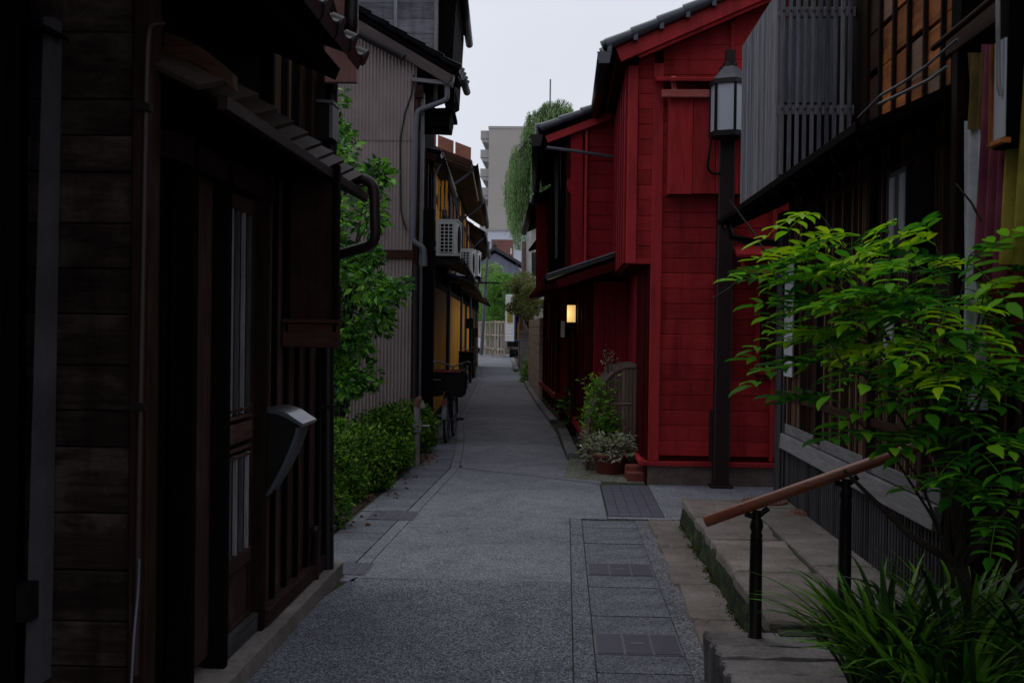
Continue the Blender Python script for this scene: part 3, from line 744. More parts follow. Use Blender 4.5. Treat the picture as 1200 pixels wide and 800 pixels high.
# downpipe with its offset round the canopy
pipe(t, 'pipe_black', [onx(413, -30, -1.12), onx(411, 38, -1.12), onx(392, 78, -1.35), ony(389, 100, 6.95), ony(388, 190, 6.95)], .036)
pipe(t, 'pipe_brown', [ony(380, 202, 6.75), ony(438, 212, 6.75), ony(440, 286, 6.75), ony(385, 302, 6.95)], .032, bend=.07)
pipe(t, 'pipe_black', [ony(386, 298, 6.9), ony(384, 400, 6.9), ony(384, 674, 6.85)], .037)
for py in (476, 618): a = ony(384, py, 6.88); mb = MB(); mb.box((a.x - .045, a.y - .05, a.z - .012), (a.x + .045, a.y + .04, a.z + .012)); mb.build('pipe_clip', 'black_metal', t)
a = onz(369, 678, .095); mb = MB(); mb.lathe([(.024, 0), (.024, .26), (.03, .262), (.03, .30), (.022, .31)], (a.x, a.y, .09), 12); mb.build('vent_pipe', 'pipe_brown', t)

# electric meter box, letterbox
t = thing('meter_box', ony(380, 166, 6.8), 'grey metal meter box high on the dark timber house', 'meter box')
a, c_ = ony(366, 164, 6.8), ony(392, 121, 6.8)
mb = MB(); mb.box((a.x, 6.76, a.z), (c_.x - .012, 6.93, c_.z)); bx = mb.build('body', 'black_metal', t)
mb = MB(); mb.box((c_.x - .02, 6.75, a.z + .006), (c_.x, 6.93, c_.z - .008)); mb.build('side_cover', 'grey_metal', t)
mb = MB(); mb.prism([(a.x - .005, 6.74, c_.z - .004), (c_.x + .006, 6.74, c_.z - .012), (c_.x + .006, 6.74, c_.z + .006), (a.x - .005, 6.74, c_.z + .014)], (0, .2, 0)); mb.build('lid', 'grey_metal', t)
t = thing('letterbox', (-1.44, 5.62, .66), 'black curved letterbox with shiny metal lid on board wall', 'letterbox')
y0, y1 = 5.52, 5.80
def smooth_curve(pts, k=6):
    o = []
    for i in range(len(pts) - 1):
        p0, p1, p2, p3 = (np.array(pts[max(0, min(len(pts) - 1, i + j))], float) for j in (-1, 0, 1, 2))
        for q in range(k):
            u_ = q / k; o.append(tuple(.5 * ((2*p1) + (p2 - p0)*u_ + (2*p0 - 5*p1 + 4*p2 - p3)*u_**2 + (3*p1 - p0 - 3*p2 + p3)*u_**3)))
    return o + [tuple(pts[-1])]
def curved_prism(P, dy, name, mat):
    n = len(P); mb = MB(); Q = [p + V((0, dy, 0)) for p in P]
    mb.add(P + Q, [(i, i+1, i+1+n, i+n) for i in range(n - 1)], True); mb.add([P[-1], P[0], Q[0], Q[-1]], [(0, 1, 2, 3)])
    mb.add(P, [tuple(range(n))[::-1]]); mb.add(Q, [tuple(range(n))]); return mb.build(name, mat, t)
fr = smooth_curve([(296, 486), (312, 482), (328, 484), (341, 491), (347, 500), (344, 514), (337, 532), (325, 556), (310, 580), (294, 602)])
curved_prism([ony(a, c_, y0) for a, c_ in fr] + [ony(280, 604, y0), ony(280, 486, y0)], y1 - y0, 'body', 'black_metal')
up_ = smooth_curve([(292, 483), (306, 479), (320, 479), (334, 483), (345, 490), (356, 497)]); dn_ = smooth_curve([(354, 500), (344, 495), (332, 488), (319, 484), (306, 484), (292, 487)])
curved_prism([ony(a, c_, y0 - .014) for a, c_ in up_ + dn_], y1 - y0 + .028, 'lid', 'steel')
ou = smooth_curve([(351, 501), (347, 514), (340, 532), (329, 556), (315, 580)]); inn = smooth_curve([(312, 580), (326, 555), (337, 531), (344, 513), (347, 501)])
for dy, w_ in ((-.005, .009), (.05, .007)): curved_prism([ony(a, c_, y0) + V((0, dy, 0)) for a, c_ in ou + inn], w_, 'edge_band', 'cover_iron')

# ================================================================== LEFT: CORRUGATED HOUSE
HX, HY = -1.95, 15.0
t = thing('corrugated_house', (-2.6, 17.5, 0), 'house with brown corrugated metal gable and tiled lean-to roof', 'house')
def fx(y): return HX - .05 * (y - HY)                      # lane-side wall line of the left row
rake = lambda x: 4.74 + (x - (-1.67)) * (-.58)             # underside of the sloping bargeboard
mb = MB(); mb.prism([(-4.6, HY + .03, 0), (HX - .02, HY + .03, 0), (HX - .02, HY + .03, 4.72), (-4.6, HY + .03, 6.2)], (-.12, 2.33, 0)); core = mb.build('wall', 'wood_black', t)
for (xa, xb) in ((-4.1, -3.55), (-3.55, -3.0), (-3.0, -2.45), (-2.45, HX)):
    for zi, (za, zb) in enumerate(((0.05, 2.2), (2.18, 4.0), (3.98, None))):
        mb = MB(); nper = int(round((xb - xa) / .046)); vs = []; fs = []; seg = nper * 6; off = .012 * zi + .004
        for i in range(seg + 1):
            x = xa + (xb - xa) * i / seg; yy = HY - .012 - off - .009 * math.cos(2 * math.pi * (x - xa) / .046)
            top = rake(x) + .06 if zb is None else zb
            vs += [(x, yy, za), (x, yy, top)]
        fs = [(2*i, 2*i+2, 2*i+3, 2*i+1) for i in range(seg)]
        mb.add(vs, fs, True); mb.build('corrugated_sheet', 'corrugated', core)
piece('corner_trim', t, 'wood_umber', (HX + .0, HY - .02, 2.3), Z, -Y, 4.6, .07, .05)
piece('corner_trim', t, 'grey_metal', (HX + .075, HY + .02, 2.3), Z, -Y, 4.6, .05, .05)
piece('cross_board', t, 'wood_umber', (HX - .22, HY - .05, 2.50), X, -Y, .42, .11, .04)
# bargeboard, lean-to roof and gutter head
pa, pb = V((-4.0, HY - .16, rake(-4.0) + .10)), V((-1.50, HY - .16, rake(-1.50) + .10))
u = (pb - pa)
piece('bargeboard', t, 'wood_taupe', (pa + pb) / 2, u, -Y, u.length, .13, .035)
piece('bargeboard', t, 'wood_umber', (pa + pb) / 2 + V((.03, .06, .10)), u, -Y, u.length, .07, .05)
rd = slab('roof_deck', t, 'wood_black', pb + V((.06, .0, .12)), (0, .95, 0), pa - pb, .05)
tile_roof(rd, 'tile', pb + V((.10, -.05, .12)), (0, 1.0, 0), pa - pb + V((-.1, 0, .06)), 4, 11)
gutter(t, 'pipe_grey', pb + V((.16, -.1, .03)), pb + V((.14, .9, .03)), .05)
gp = ony(524, 92, HY - .12)
mb = MB(); mb.prism([gp + V((-.06, 0, .05)), gp + V((.09, 0, .05)), gp + V((.06, 0, -.10)), gp + V((-.04, 0, -.10))], (0, .14, 0)); mb.build('gutter_head', 'pipe_grey', t)
q = HY - .08
pipe(t, 'pipe_grey', [ony(524, 100, q), ony(524, 117, q), ony(489, 130, q), ony(487, 150, q), ony(484, 283, q), ony(497, 290, q), ony(498, 312, q)], .035, bend=.06)
pipe(t, 'pipe_black', [ony(488, 310, q), ony(487, 470, q), onz(486, 540, .0) * 0 + ony(486, 492, q), V((ony(486, 492, q).x, q, 0))], .04)
pipe(t, 'pipe_black', [ony(418, 38, HY - .3), ony(470, 65, HY - .3), ony(473, 68, HY - .3)], .055)
pipe(t, 'pipe_black', [ony(485, 88, HY - .05), ony(483, 108, HY - .05), ony(474, 135, HY - .05), ony(469, 165, HY - .05), ony(470, 250, HY - .05), ony(476, 270, HY - .05)], .010, 'cable')
# small eave box over the lane side and pent roofs
p0 = ony(486, 96, HY - .1)
piece('eave_board', t, 'wood_grey', (p0.x + .22, HY - .12, p0.z), X + Z * -.1, -Y, .52, .05, .05)
piece('eave_bracket', t, 'wood_umber', (p0.x + .06, HY - .08, p0.z - .12), Z, -Y, .17, .10, .06)
slab('soffit', t, 'wood_black', (-1.46, HY, 4.42), (-.05, 1.0, 0), (-.52, 0, -.02), .05)
mb = MB(); mb.prism([(-1.95, HY + .05, 4.4), (-1.50, HY + .05, 4.36), (-1.53, HY + .05, 4.18), (-1.95, HY + .05, 4.2)], (-.03, .7, 0)); mb.build('hanging_bay', 'wood_black', t)
for k, y in enumerate((15.25, 15.8, 16.5, 17.2)):
    piece('post', t, ('wood_umber', 'wood_black', 'wood_dark', 'wood_black')[k], (fx(y) + .03, y, 1.95), Z, X, 3.9, .12, .06)
# upper storey set behind, grey boards facing the camera side
t2 = thing('tall_board_house', (-2.6, 17.2, 0), 'taller house of grey weathered boards rising behind the lean-to roof', 'house')
mb = MB(); mb.box((-4.6, HY + .55, 5.2), (-1.74, HY + 3.6, 7.2)); core2 = mb.build('wall', 'wood_black', t2)
mb = MB(); mb.box((-4.6, HY + 7.1, 0), (-2.4, HY + 7.16, 5.3)); 
hboards('board', core2, 'wood_silver', (-4.0, HY + .55, 0), X, -Y, 2.26, 4.9, 7.2, .21, T=.02)
for x in (-2.32, -1.77): piece('batten', core2, 'wood_grey', (x, HY + .51, 5.9), Z, -Y, 2.6, .05, .04)
rd = slab('roof_deck', t2, 'wood_black', (-1.50, HY + .3, 6.15), (-.16, 3.2, 0), (-2.2, 0, .9), .07)
tile_roof(rd, 'tile_black', (-1.46, HY + .25, 6.17), (-.16, 3.25, 0), (-2.2, 0, .9), 12, 8)
gutter(t2, 'pipe_black', (-1.40, HY + .25, 6.10), (-1.57, HY + 3.5, 6.10), .06)
mb = MB(); mb.prism([(-1.74, HY + .6, 4.9), (-1.56, HY + .6, 5.0), (-1.50, HY + .6, 6.15), (-1.74, HY + .6, 6.2)], (-.14, 2.7, 0)); mb.build('side_bay', 'wood_black', t2)
piece('bracket', t2, 'wood_black', (-1.63, HY + 1.2, 5.2), Z, X, 1.0, .1, .12)
mb = MB(); mb.box((-4.4, HY + .7, 0), (-2.1, HY + 3.4, 5.3)); mb.build('lower_wall', 'wood_black', t2)

# ================================================================== LEFT: THE ROW OF OCHRE HOUSES
def row_house(y0, y1, eave, over, pent, wallmat, roofmat, label, gable=None, verge='wood_umber', posts=3, ridge=1.7, seed=1):
    rg = random.Random(seed)
    a, b = V((fx(y0), y0, 0)), V((fx(y1), y1, 0)); u = (b - a).normalized(); n = V((u.y, -u.x, 0)); L = (b - a).length
    t = thing('row_house', (a + b) / 2 - n * 1.5, label, 'house', 'old houses along the left of the lane')
    F = lambda s, o, z: a + u * s + n * o + Z * z
    mb = MB(); mb.prism([F(0, -4, 0), F(0, -.03, 0), F(0, -.03, eave - .08), F(0, -2.2, eave + ridge - .2), F(0, -4, eave + ridge - .9)], u * L); core = mb.build('wall', 'wood_black', t)
    k = max(1, round(L / .95)); wd = L / k
    for i in range(k):                                    # ground-floor panels and doors
        m = wallmat if (y0 < 28 or rg.random() < .6) else 'wood_dark'
        piece('panel', core, m, F((i + .5) * wd, .04, 1.15), Z, n, 2.1, wd - .008, .04)
        piece('panel', core, m if rg.random() < .6 else 'wood_umber', F((i + .5) * wd, .035, (pent + .3 + eave) / 2), Z, n, eave - pent - .5, wd - .02, .04)
    for i in (0, k):
        piece('post', t, rg.choice(('wood_dark', 'wood_black', 'wood_umber')), F(min(max(i * wd, .05), L - .05), .025, eave / 2 - .05), Z, n, eave - .1, .11, .1)
    for z in (.12, 2.25, pent + .3, eave - .55): piece('beam', t, 'wood_dark', F(L / 2, .04, z), u, n, L, .10, .08)
    for i in range(0, k, 2):                              # lattice windows upstairs
        w_ = piece('window', t, 'wood_black', F((i + .5) * wd, .03, (pent + eave) / 2 + .15), Z, n, .9, wd * .7, .03)
        for q in range(6): piece('bar', w_, wallmat if q % 2 else 'wood_umber', F((i + .5) * wd + (q - 2.5) * wd * .12, .06, (pent + eave) / 2 + .15), Z, n, .88, .03, .03)
    pr = slab('pent_roof', t, 'tile', F(-.05, .55, pent), u * (L + .1), n * -.6 + Z * .24, .05)
    piece('pent_edge', t, 'wood_umber', F(L / 2, .56, pent - .03), u, n, L + .1, .06, .03)
    for s_ in [x * .8 + .2 for x in range(int(L / .8))]: piece('rafter', t, 'soffit', F(s_, .27, pent + .05), n * .6 + Z * -.24, Z, .58, .05, .05)
    # main roof
    E = F(-.1, over, eave); A = u * (L + .2); B = n * -(over + 2.2) + Z * ridge
    rd = slab('roof_deck', t, 'soffit', E, A, B, .06)
    if roofmat == 'copper_red':
        for i in range(9): piece('roof_sheet', rd, 'copper_red', E + A * ((i + .5) / 9) + B * .5 + Z * .03, B, A.cross(B) * (1 if A.cross(B).z > 0 else -1), B.length, A.length / 9 - .02, .03)
        for q in range(8):                                # upright seamed sheets along the gable slope
            p_, q_ = F(-.13, over, eave + .03) + B * (q / 8 + .006), F(-.13, over, eave + .03) + B * ((q + 1) / 8 - .006)
            mb = MB(); mb.prism([p_, q_, q_ + Z * .24, p_ + Z * .24], u * .03); mb.build('gable_board', 'copper_red', t)
    else:
        tile_roof(rd, roofmat, E + n * .04, A, B, max(4, int(A.length / .32)), 7)
    c = F(-.14, over, eave) + B * .5; piece('bargeboard', t, verge, c - Z * .05, B, -u, B.length, .10, .04)
    for s_ in [x * .6 + .1 for x in range(int(L / .6) + 1)]: piece('rafter', t, 'soffit', F(s_, over * .45, eave - .09 + (over * .55) * ridge / (over + 2.2)), B, Z, over * 1.05, .05, .06)
    gutter(t, 'pipe_black', F(-.15, over + .06, eave - .02), F(L + .1, over + .06, eave - .06), .06)
    pipe(t, 'pipe_grey', [F(.12, over + .04, eave - .1), F(.12, over * .6, eave - .3), F(.12, .085, eave - .45), F(.12, .085, .0)], .026)
    pipe(t, 'pipe_black', [F(L * .55, .08, eave - .6), F(L * .55, .08, pent + .4)], .02)
    mb = MB(); mb.box((0, 0, 0), (0.001, .001, .001))
    return F
F3 = row_house(17.4, 22.0, 4.15, .12, 2.55, 'ochre', 'tile', 'ochre walled old house carrying the nearer air conditioner on its pent roof', seed=3, ridge=.5)
F4 = row_house(22.3, 28.6, 4.75, .50, 2.45, 'ochre', 'copper_red', 'old house with a reddish sheet metal roof and ochre walls', seed=5, ridge=1.0)
F5 = row_house(28.8, 35.6, 4.75, .52, 2.40, 'ochre', 'tile', 'ochre house with wide tiled eave beyond the reddish metal roof', seed=8)
F6 = row_house(36.0, 47.0, 4.5, .42, 2.5, 'wood_brown', 'tile', 'brown timber house at the far end of the ochre row', seed=11)

# hooks of bare sticks and a panel upstairs on the first ochre house
for k, dx in enumerate((0, 4.5, 9)):
    a = ony(514 + dx, 238, 18.0); piece('stake', bpy.data.objects['row_house'], 'ochre', a + Z * .12, Z, -Y, .45, .03, .03)

def air_conditioner(loc, label):
    x, y, z = loc
    t = thing('air_conditioner', loc, label, 'air conditioner', 'air conditioners on the left row')
    W_, H_, D_ = .31, .53, .78                              # seen end-on: intake end faces the camera
    mb = MB(); mb.box((x - W_/2, y, z + .03), (x + W_/2, y + D_, z + .03 + H_)); mb.build('casing', 'white_metal', t)
    mb = MB(); mb.box((x - W_/2 + .05, y - .004, z + .07), (x + W_/2 - .05, y + .01, z + H_ - .02)); gr = mb.build('intake', 'dark_hole', t)
    for k in range(4): piece('grille_bar', gr, 'white_metal', (x - W_/2 + .06 + k * .063, y - .008, z + .30), Z, -Y, .46, .014, .01)
    for k in range(9): piece('grille_bar', gr, 'white_metal', (x, y - .010, z + .085 + k * .053), X, -Y, .21, .012, .01)
    mb = MB(); mb.lathe([(.20, 0), (.21, .012), (.20, .014)], (0, 0, 0), 24)
    mb2 = MB(); mb2.v = [(x + W_/2 + b_[2], y + D_ * .42 + b_[0], z + .3 + b_[1]) for b_ in mb.v]; mb2.f = mb.f; mb2.s = mb.s; mb2.build('fan_guard', 'dark_hole', t)
    mb = MB(); mb.box((x - W_/2 - .01, y - .008, z + .555), (x + W_/2 + .01, y + D_ + .01, z + .575)); mb.build('top_cover', 'white_metal', t)
    for dy in (.1, D_ - .1): mb = MB(); mb.box((x - W_/2 - .05, y + dy - .03, z - .03), (x + W_/2 + .04, y + dy + .03, z + .032)); mb.build('foot', 'black_metal', t)
    mb = MB(); mb.box((x - W_/2 - .12, y - .05, z - .07), (x + W_/2 + .06, y + D_ + .05, z - .02)); mb.build('bracket', 'black_metal', t)
    pipe(t, 'white_metal', [(x - W_/2 - .01, y + .1, z + .15), (x - W_/2 - .10, y + .1, z + .1), (x - W_/2 - .13, y + .1, z - .1)], .028, 'hose')
a = ony(523, 302, 17.2); air_conditioner((a.x, 17.2, a.z), 'white air conditioner above the pent roof next to the corrugated house')
a = ony(544, 325, 23.0); air_conditioner((a.x, 23.0, a.z), 'white air conditioner under the reddish metal roof, closer unit of a pair')
a = ony(549, 325, 24.6); air_conditioner((a.x + .05, 24.6, a.z + .0), 'white air conditioner tucked behind another under the reddish roof')

# white drain pipe with a tap box by the hedge end
t = thing('standpipe', onz(488, 548, 0), 'white bent standpipe with a valve beside the hedge', 'pipe')
a = onz(488, 548, 0)
pipe(t, 'pipe_white', [a, a + Z * .66, a + V((.03, 0, .74)), a + V((.06, .0, .66))], .036, 'tube', .05)
mb = MB(); mb.box((a.x - .05, a.y - .05, .40), (a.x + .05, a.y + .05, .52)); mb.build('valve', 'pipe_white', t)
mb = MB(); mb.tube([(a.x + .04, a.y, .46), (a.x + .14, a.y, .46)], .016, 8); mb.build('spout', 'steel', t)
mb = MB(); mb.tube([(a.x + .0, a.y, .68), (a.x + .015, a.y, .745), (a.x + .05, a.y, .75)], .048, 8); mb.build('wrap', 'rust', t)
piece('post_black', thing('black_post', onz(500, 520, 0), 'tall black post at the corner of the corrugated house', 'post'), 'wood_black', onz(500, 522, 0) + Z * 1.55, Z, -Y, 3.1, .13, .13)

# ================================================================== BICYCLES
def bicycle(base, label):
    """stands along +y with its rear towards the camera"""
    x, y = base
    t = thing('bicycle', (x, y + .5, 0), label, 'bicycle', 'bicycles parked along the left row')
    wr = .31
    for yy in (y + .33, y + 1.38):
        mb = MB(); mb.torus((x, yy, wr + .016), X, wr, .017, 32, 8); wh = mb.build('wheel', 'rubber', t)
        mb = MB(); mb.torus((x, yy, wr + .016), X, wr - .024, .010, 32, 6); mb.build('rim', 'pipe_white', wh)
        mb = MB()
        for k in range(14):
            a = 2*math.pi*k/14; mb.tube([(x + (.025 if k % 2 else -.025), yy, wr + .016), (x, yy + math.cos(a)*(wr-.02), wr + .016 + math.sin(a)*(wr-.02))], .0016, 4, False)
        mb.tube([(x - .05, yy, wr + .016), (x + .05, yy, wr + .016)], .018, 8); mb.build('spokes', 'steel', wh)
        mb = MB(); n = 14; vs = []
        for k in range(n + 1):
            a = math.pi * (.02 + .62 * k / n) if yy < y + 1 else math.pi * (.25 + .6 * k / n)
            for dx, dr in ((-.03, .028), (0, .04), (.03, .028)): vs.append((x + dx, yy - math.cos(a)*(wr+dr), wr + .016 + math.sin(a)*(wr+dr)))
        mb.add(vs, [(3*k+j, 3*k+j+1, 3*k+j+4, 3*k+j+3) for k in range(n) for j in range(2)], True); mb.build('mudguard', 'grey_metal', t)
    z = wr + .016; bb = (x, y + .78, .29); seat = (x, y + .60, .82); head = (x, y + 1.22, .80); ht = (x, y + 1.19, .92)
    mb = MB()
    mb.tube([bb, seat], .017); mb.tube([bb, head], .02); mb.tube([(x, y + .66, .62), (x, y + 1.2, .86)], .016)
    for s_ in (-1, 1):
        mb.tube([(x + s_*.05, y + .33, z), (x + s_*.035, y + .74, .29)], .011); mb.tube([(x + s_*.05, y + .33, z), (x + s_*.02, y + .62, .74)], .010)
        mb.tube([(x + s_*.05, y + 1.38, z), (x + s_*.045, y + 1.28, .68), (x, y + 1.25, .72)], .012)
    mb.tube([(x, y + 1.25, .70), ht], .02); mb.build('frame', 'black_metal', t)
    mb = MB(); mb.tube([ht, (x, y + 1.16, 1.0)], .013)
    for s_ in (-1, 1): mb.tube([(x, y + 1.16, 1.0), (x + s_*.10, y + 1.14, 1.04), (x + s_*.22, y + 1.02, 1.08), (x + s_*.27, y + .84, 1.06)], .012)
    hb = mb.build('handlebar', 'pipe_white', t)
    for s_ in (-1, 1): mb = MB(); mb.tube([(x + s_*.262, y + .90, 1.065), (x + s_*.278, y + .78, 1.055)], .017); mb.build('grip', 'rubber', hb)
    mb = MB(); mb.lathe([(.02, -.02), (.09, 0), (.11, .04), (.09, .07), (.03, .08)], (x, y + .56, .83), 14); mb.build('saddle', 'bag', t)
    mb = MB(); mb.box((x - .07, y + .05, .70), (x + .07, y + .52, .72)); mb.build('carrier', 'black_metal', t)
    mb = MB()                                                # pannier bags over the rear carrier
    for s_ in (-1, 1):
        mb.prism([(x + s_*.05, y + .04, .99), (x + s_*.24, y + .04, .985), (x + s_*.265, y + .04, .93), (x + s_*.245, y + .04, .66), (x + s_*.22, y + .04, .635), (x + s_*.06, y + .04, .65)][::s_], (0, .46, 0))
    mb.box((x - .06, y + .06, .72), (x + .06, y + .48, .97)); bag = mb.build('pannier', 'bag', t)
    mb = MB(); mb.box((x - .21, y + .030, .965), (x + .21, y + .045, .992)); mb.build('red_edge', 'red_plastic', bag)
    mb = MB(); mb.box((x - .20, y + .03, .86), (x - .05, y + .043, .872)); mb.build('reflective_strip', 'steel', bag)
    mb = MB(); mb.torus((x + .06, y + .78, .29), X, .09, .006, 20, 6); mb.tube([(x - .09, y + .78, .29), (x + .09, y + .78, .29)], .012)
    mb.tube([(x + .08, y + .78, .29), (x + .09, y + .72, .31)], .011); mb.tube([(x - .08, y + .78, .29), (x - .09, y + .84, .27)], .011); cr = mb.build('crank', 'steel', t)
    for s_ in (-1, 1): mb = MB(); mb.box((x + s_*.10, y + .68 - (.0 if s_ > 0 else -.11), .285), (x + s_*.20, y + .75 + (.11 if s_ < 0 else 0), .315)); mb.build('pedal', 'rubber', cr)
    mb = MB(); mb.tube([(x - .05, y + .34, z), (x - .17, y + .42, .012)], .008); mb.tube([(x - .17, y + .34, .012), (x - .17, y + .5, .012)], .008); mb.build('kickstand', 'steel', t)
    mb = MB(); mb.box((x - .03, y + .0, .55), (x + .03, y + .03, .60)); mb.build('reflector', 'red_plastic', t)
    return t
a = onz(520, 522, .0)
bk = bicycle((a.x, a.y - .02), 'black bicycle with bulky black panniers parked by the corrugated house')
a = onz(549, 459, .0)
clone(bk, M4.Translation((a.x - .15, a.y + .5, 0)), label='bicycle farther along the lane, mostly hidden beyond the first one')

# far left bits: dark signpost, meter boxes on the row
def slim_post(px, py, ytop, label, mat='pipe_black', r=.035, box=None):
    a = onz(px, py, 0); top = ony(px, ytop, a.y)
    t = thing('slim_post', a, label, 'post'); mb = MB(); mb.tube([a, (a.x, a.y, top.z)], r, 8); mb.build('shaft', mat, t)
    if box:
        p, q = ony(px - box[0], box[1], a.y), ony(px + box[0], box[2], a.y); mb = MB(); mb.box((p.x, a.y - .12, q.z), (q.x, a.y + .05, p.z)); mb.build('box', 'black_metal', t)
slim_post(551, 449, 372, 'slim dark post with a small box beside the ochre row', box=(4, 373, 385))
slim_post(555, 443, 384, 'dark square post with a box at the end of the ochre row', r=.06, box=(5, 384, 394))

# ================================================================== SHRUBS AND VINE ON THE LEFT
rr = np.random.default_rng(21)
def shrub(c, rx, ry, h, n, label, size=.044, mat='leaf_hedge', lumps=16):
    t = thing('azalea_shrub', c, label, 'shrub', 'low shrubs in front of the corrugated wall')
    cs = []; rad = []
    for k in range(lumps):
        a, rr_ = rr.uniform(0, 2*math.pi), math.sqrt(rr.random()) * .72
        zz = rr.uniform(.18, .78) * h * (1 - .35 * rr_)
        cs.append((c[0] + math.cos(a)*rr_*rx, c[1] + math.sin(a)*rr_*ry, zz)); q = rr.uniform(.7, 1.15); rad.append((.21*q, .24*q, .19*q))
    P, D = clump_points(rr, cs, rad, int(1.5 * n) // lumps, .5)
    k = P[:, 2] > .02; P, D = P[k], D[k]
    vs, f = leaf_cloud(P, D, size, .55, rng=rr); np_obj('foliage', vs, f, mat, t)
    mb = MB()
    for q in cs[:10]: mb.tube([(c[0] + (q[0]-c[0])*.2, c[1] + (q[1]-c[1])*.2, 0), ((c[0]+q[0])/2, (c[1]+q[1])/2, q[2]*.5), q], [.012, .009, .004], 5)
    mb.build('stems', 'bark', t)
shrub((-2.05, 8.9, 0), .42, .85, .74, 9000, 'leafy green azalea shrub right behind the black downpipe')
shrub((-2.02, 10.6, 0), .44, .95, .72, 9000, 'wide green azalea shrub below the climbing vine')
shrub((-1.95, 12.1, 0), .44, .85, .78, 9000, 'rounded azalea shrub in the middle of the corrugated wall')
shrub((-1.92, 13.75, 0), .42, .85, .80, 9000, 'dark green shrub next to the white standpipe')
# climbing vine / small tree with big glossy leaves
base = (-2.55, 12.6, 0)
t = thing('leafy_tree', base, 'glossy broad leaved small tree climbing before the corrugated wall', 'tree')
def fig(px0, px1, py0, py1, n, yr):
    return [tuple(ony(rr.uniform(px0, px1), rr.uniform(py0, py1), rr.uniform(*yr))) for _ in range(n)]
cs = fig(375, 412, 235, 320, 13, (11.5, 13.6)) + fig(375, 450, 300, 380, 20, (11.5, 13.6)) + fig(375, 432, 380, 470, 18, (11.5, 13.4)) + fig(385, 440, 175, 240, 9, (12, 13.6)) + fig(388, 402, 105, 175, 5, (12.5, 13.4)) + fig(448, 472, 318, 350, 4, (12.0, 13)) + fig(420, 445, 195, 225, 3, (12.5, 13))+ fig(430, 448, 235, 300, 6, (12, 13.2)) + fig(300, 380, 200, 460, 34, (11.6, 14.0))
rad = [(rr.uniform(.10, .2),) * 3 for _ in cs]
P, D = clump_points(rr, cs, rad, 75, .35)
D = D * np.array([1, 1, .6]) + np.array([.25, -.45, -.25])
vs, f = leaf_cloud(P, D, .105, .46, fold=.2, rng=rr); np_obj('crown', vs, f, 'leaf_vine', t)
mb = MB()
for q in cs[::3]: mb.tube([base, (base[0] + (q[0]-base[0])*.25, base[1] + .1, q[2]*.55), ((q[0]*2+base[0])/3, (q[1]*2+base[1])/3, q[2]*.9), q], [.03, .022, .012, .004], 6)
mb.build('trunk', 'bark', t)
P = np.stack([rr.normal(-1.62, .07, 160), rr.normal(13.3, .35, 160), np.full(160, .018)], 1)
P2 = np.stack([rr.uniform(-1.75, -1.45, 60), rr.uniform(8, 12.5, 60), np.full(60, .018)], 1)
P = np.concatenate([P, P2]); D = rr.normal(size=P.shape) * [1, 1, .15]
vs, f = leaf_cloud(P, D, .045, .6, rng=rr); o = np_obj('fallen_leaves', vs, f, 'leaf_dead'); o['kind'] = 'stuff'; o['label'] = 'brown fallen leaves on the gutter slabs by the hedge'; o['category'] = 'leaves'
mb = MB(); mb.box((-4.2, 7.2, -.02), (-1.70, 14.96, .012)); structure(mb.build('planting_strip', 'soil'))

# ================================================================== RED HOUSE (gable end faces the camera)
RY = 11.6
t = thing('red_house', (1.9, 13, 0), 'bright red boarded house with gable end and grey tiled roof', 'house')
zr = lambda x: 4.19 + (x - .58) * .44                       # underside of the gable rake
mb = MB(); mb.prism([(.62, RY, 2.25), (.84, RY, 2.25), (.84, RY, 0), (4.4, RY, 0), (4.4, RY, zr(3.2) - .4), (3.2, RY, zr(3.2)), (.62, RY, zr(.62))], (0, 2.75, 0)); core = mb.build('wall', 'red_shaded_dark', t)
# boards: three bays split by battens, clipped under the rake
BW = .152
def bay(x0, x1, z0, off=0.0):
    z = z0; lim = lambda x: zr(x) - .01
    while z < lim(x1) - .03:
        zt = z + BW - .004
        if zt <= lim(x0):
            piece('board', core, 'red_paint', ((x0 + x1)/2, RY - .012 - off + RNG.uniform(-.0025, .0025), z + BW/2), X, -Y + V((0, 0, -.04)), x1 - x0 - .004, BW - .004, .02)
        else:                                              # cut along the slope of the roof
            xs = lambda h: .58 + (h + .01 - 4.19) / .44
            P = [(max(x0, xs(z)), z), (x1, z), (x1, min(zt, lim(x1)))]
            if zt < lim(x1): P.append((xs(zt), zt))
            if lim(x0) > z: P.append((x0, lim(x0)))
            mb = MB(); mb.prism([(px_, RY - .022 - off, pz_) for px_, pz_ in P], (0, .02, 0)); mb.build('board', 'red_paint', core)
        z += BW
bay(.72, .875, 2.24)
bay(.965, 1.62, .30)
bay(1.66, 2.06, .30); bay(2.10, 2.9, .30)
for x, z0 in ((1.64, .26), (2.08, .26)): piece('batten', core, 'red_trim', (x, RY - .032, (z0 + zr(x) - .03)/2), Z, -Y, zr(x) - .03 - z0, .04, .03)
piece('corner_post', t, 'red_trim', (.915, RY - .03, (.26 + 4.2)/2), Z, -Y, 3.95, .105, .07)
piece('corner_post', t, 'red_trim', (.665, RY - .03, 3.2), Z, -Y, 1.96, .10, .07)
piece('bottom_rail', t, 'red_paint', (.74, RY - .03, 2.235), X, -Y, .24, .05, .05)
piece('sill', t, 'red_trim', (1.95, RY - .04, .225), X, -Y, 2.28, .045, .11)
piece('sill', t, 'red_trim', (.82, RY + 1.25, .225), Y, -X, 2.55, .045, .09)
mb = MB(); mb.prism([(.86, RY - .055, 0), (4.2, RY - .055, 0), (4.2, RY - .055, .202), (.86, RY - .055, .202)], (0, .5, 0)); mb.build('plinth', 'plinth_stone', t)
mb = MB(); mb.box((.85, RY + .45, 0), (1.2, RY + 2.5, .2)); mb.build('plinth', 'plinth_stone', t)
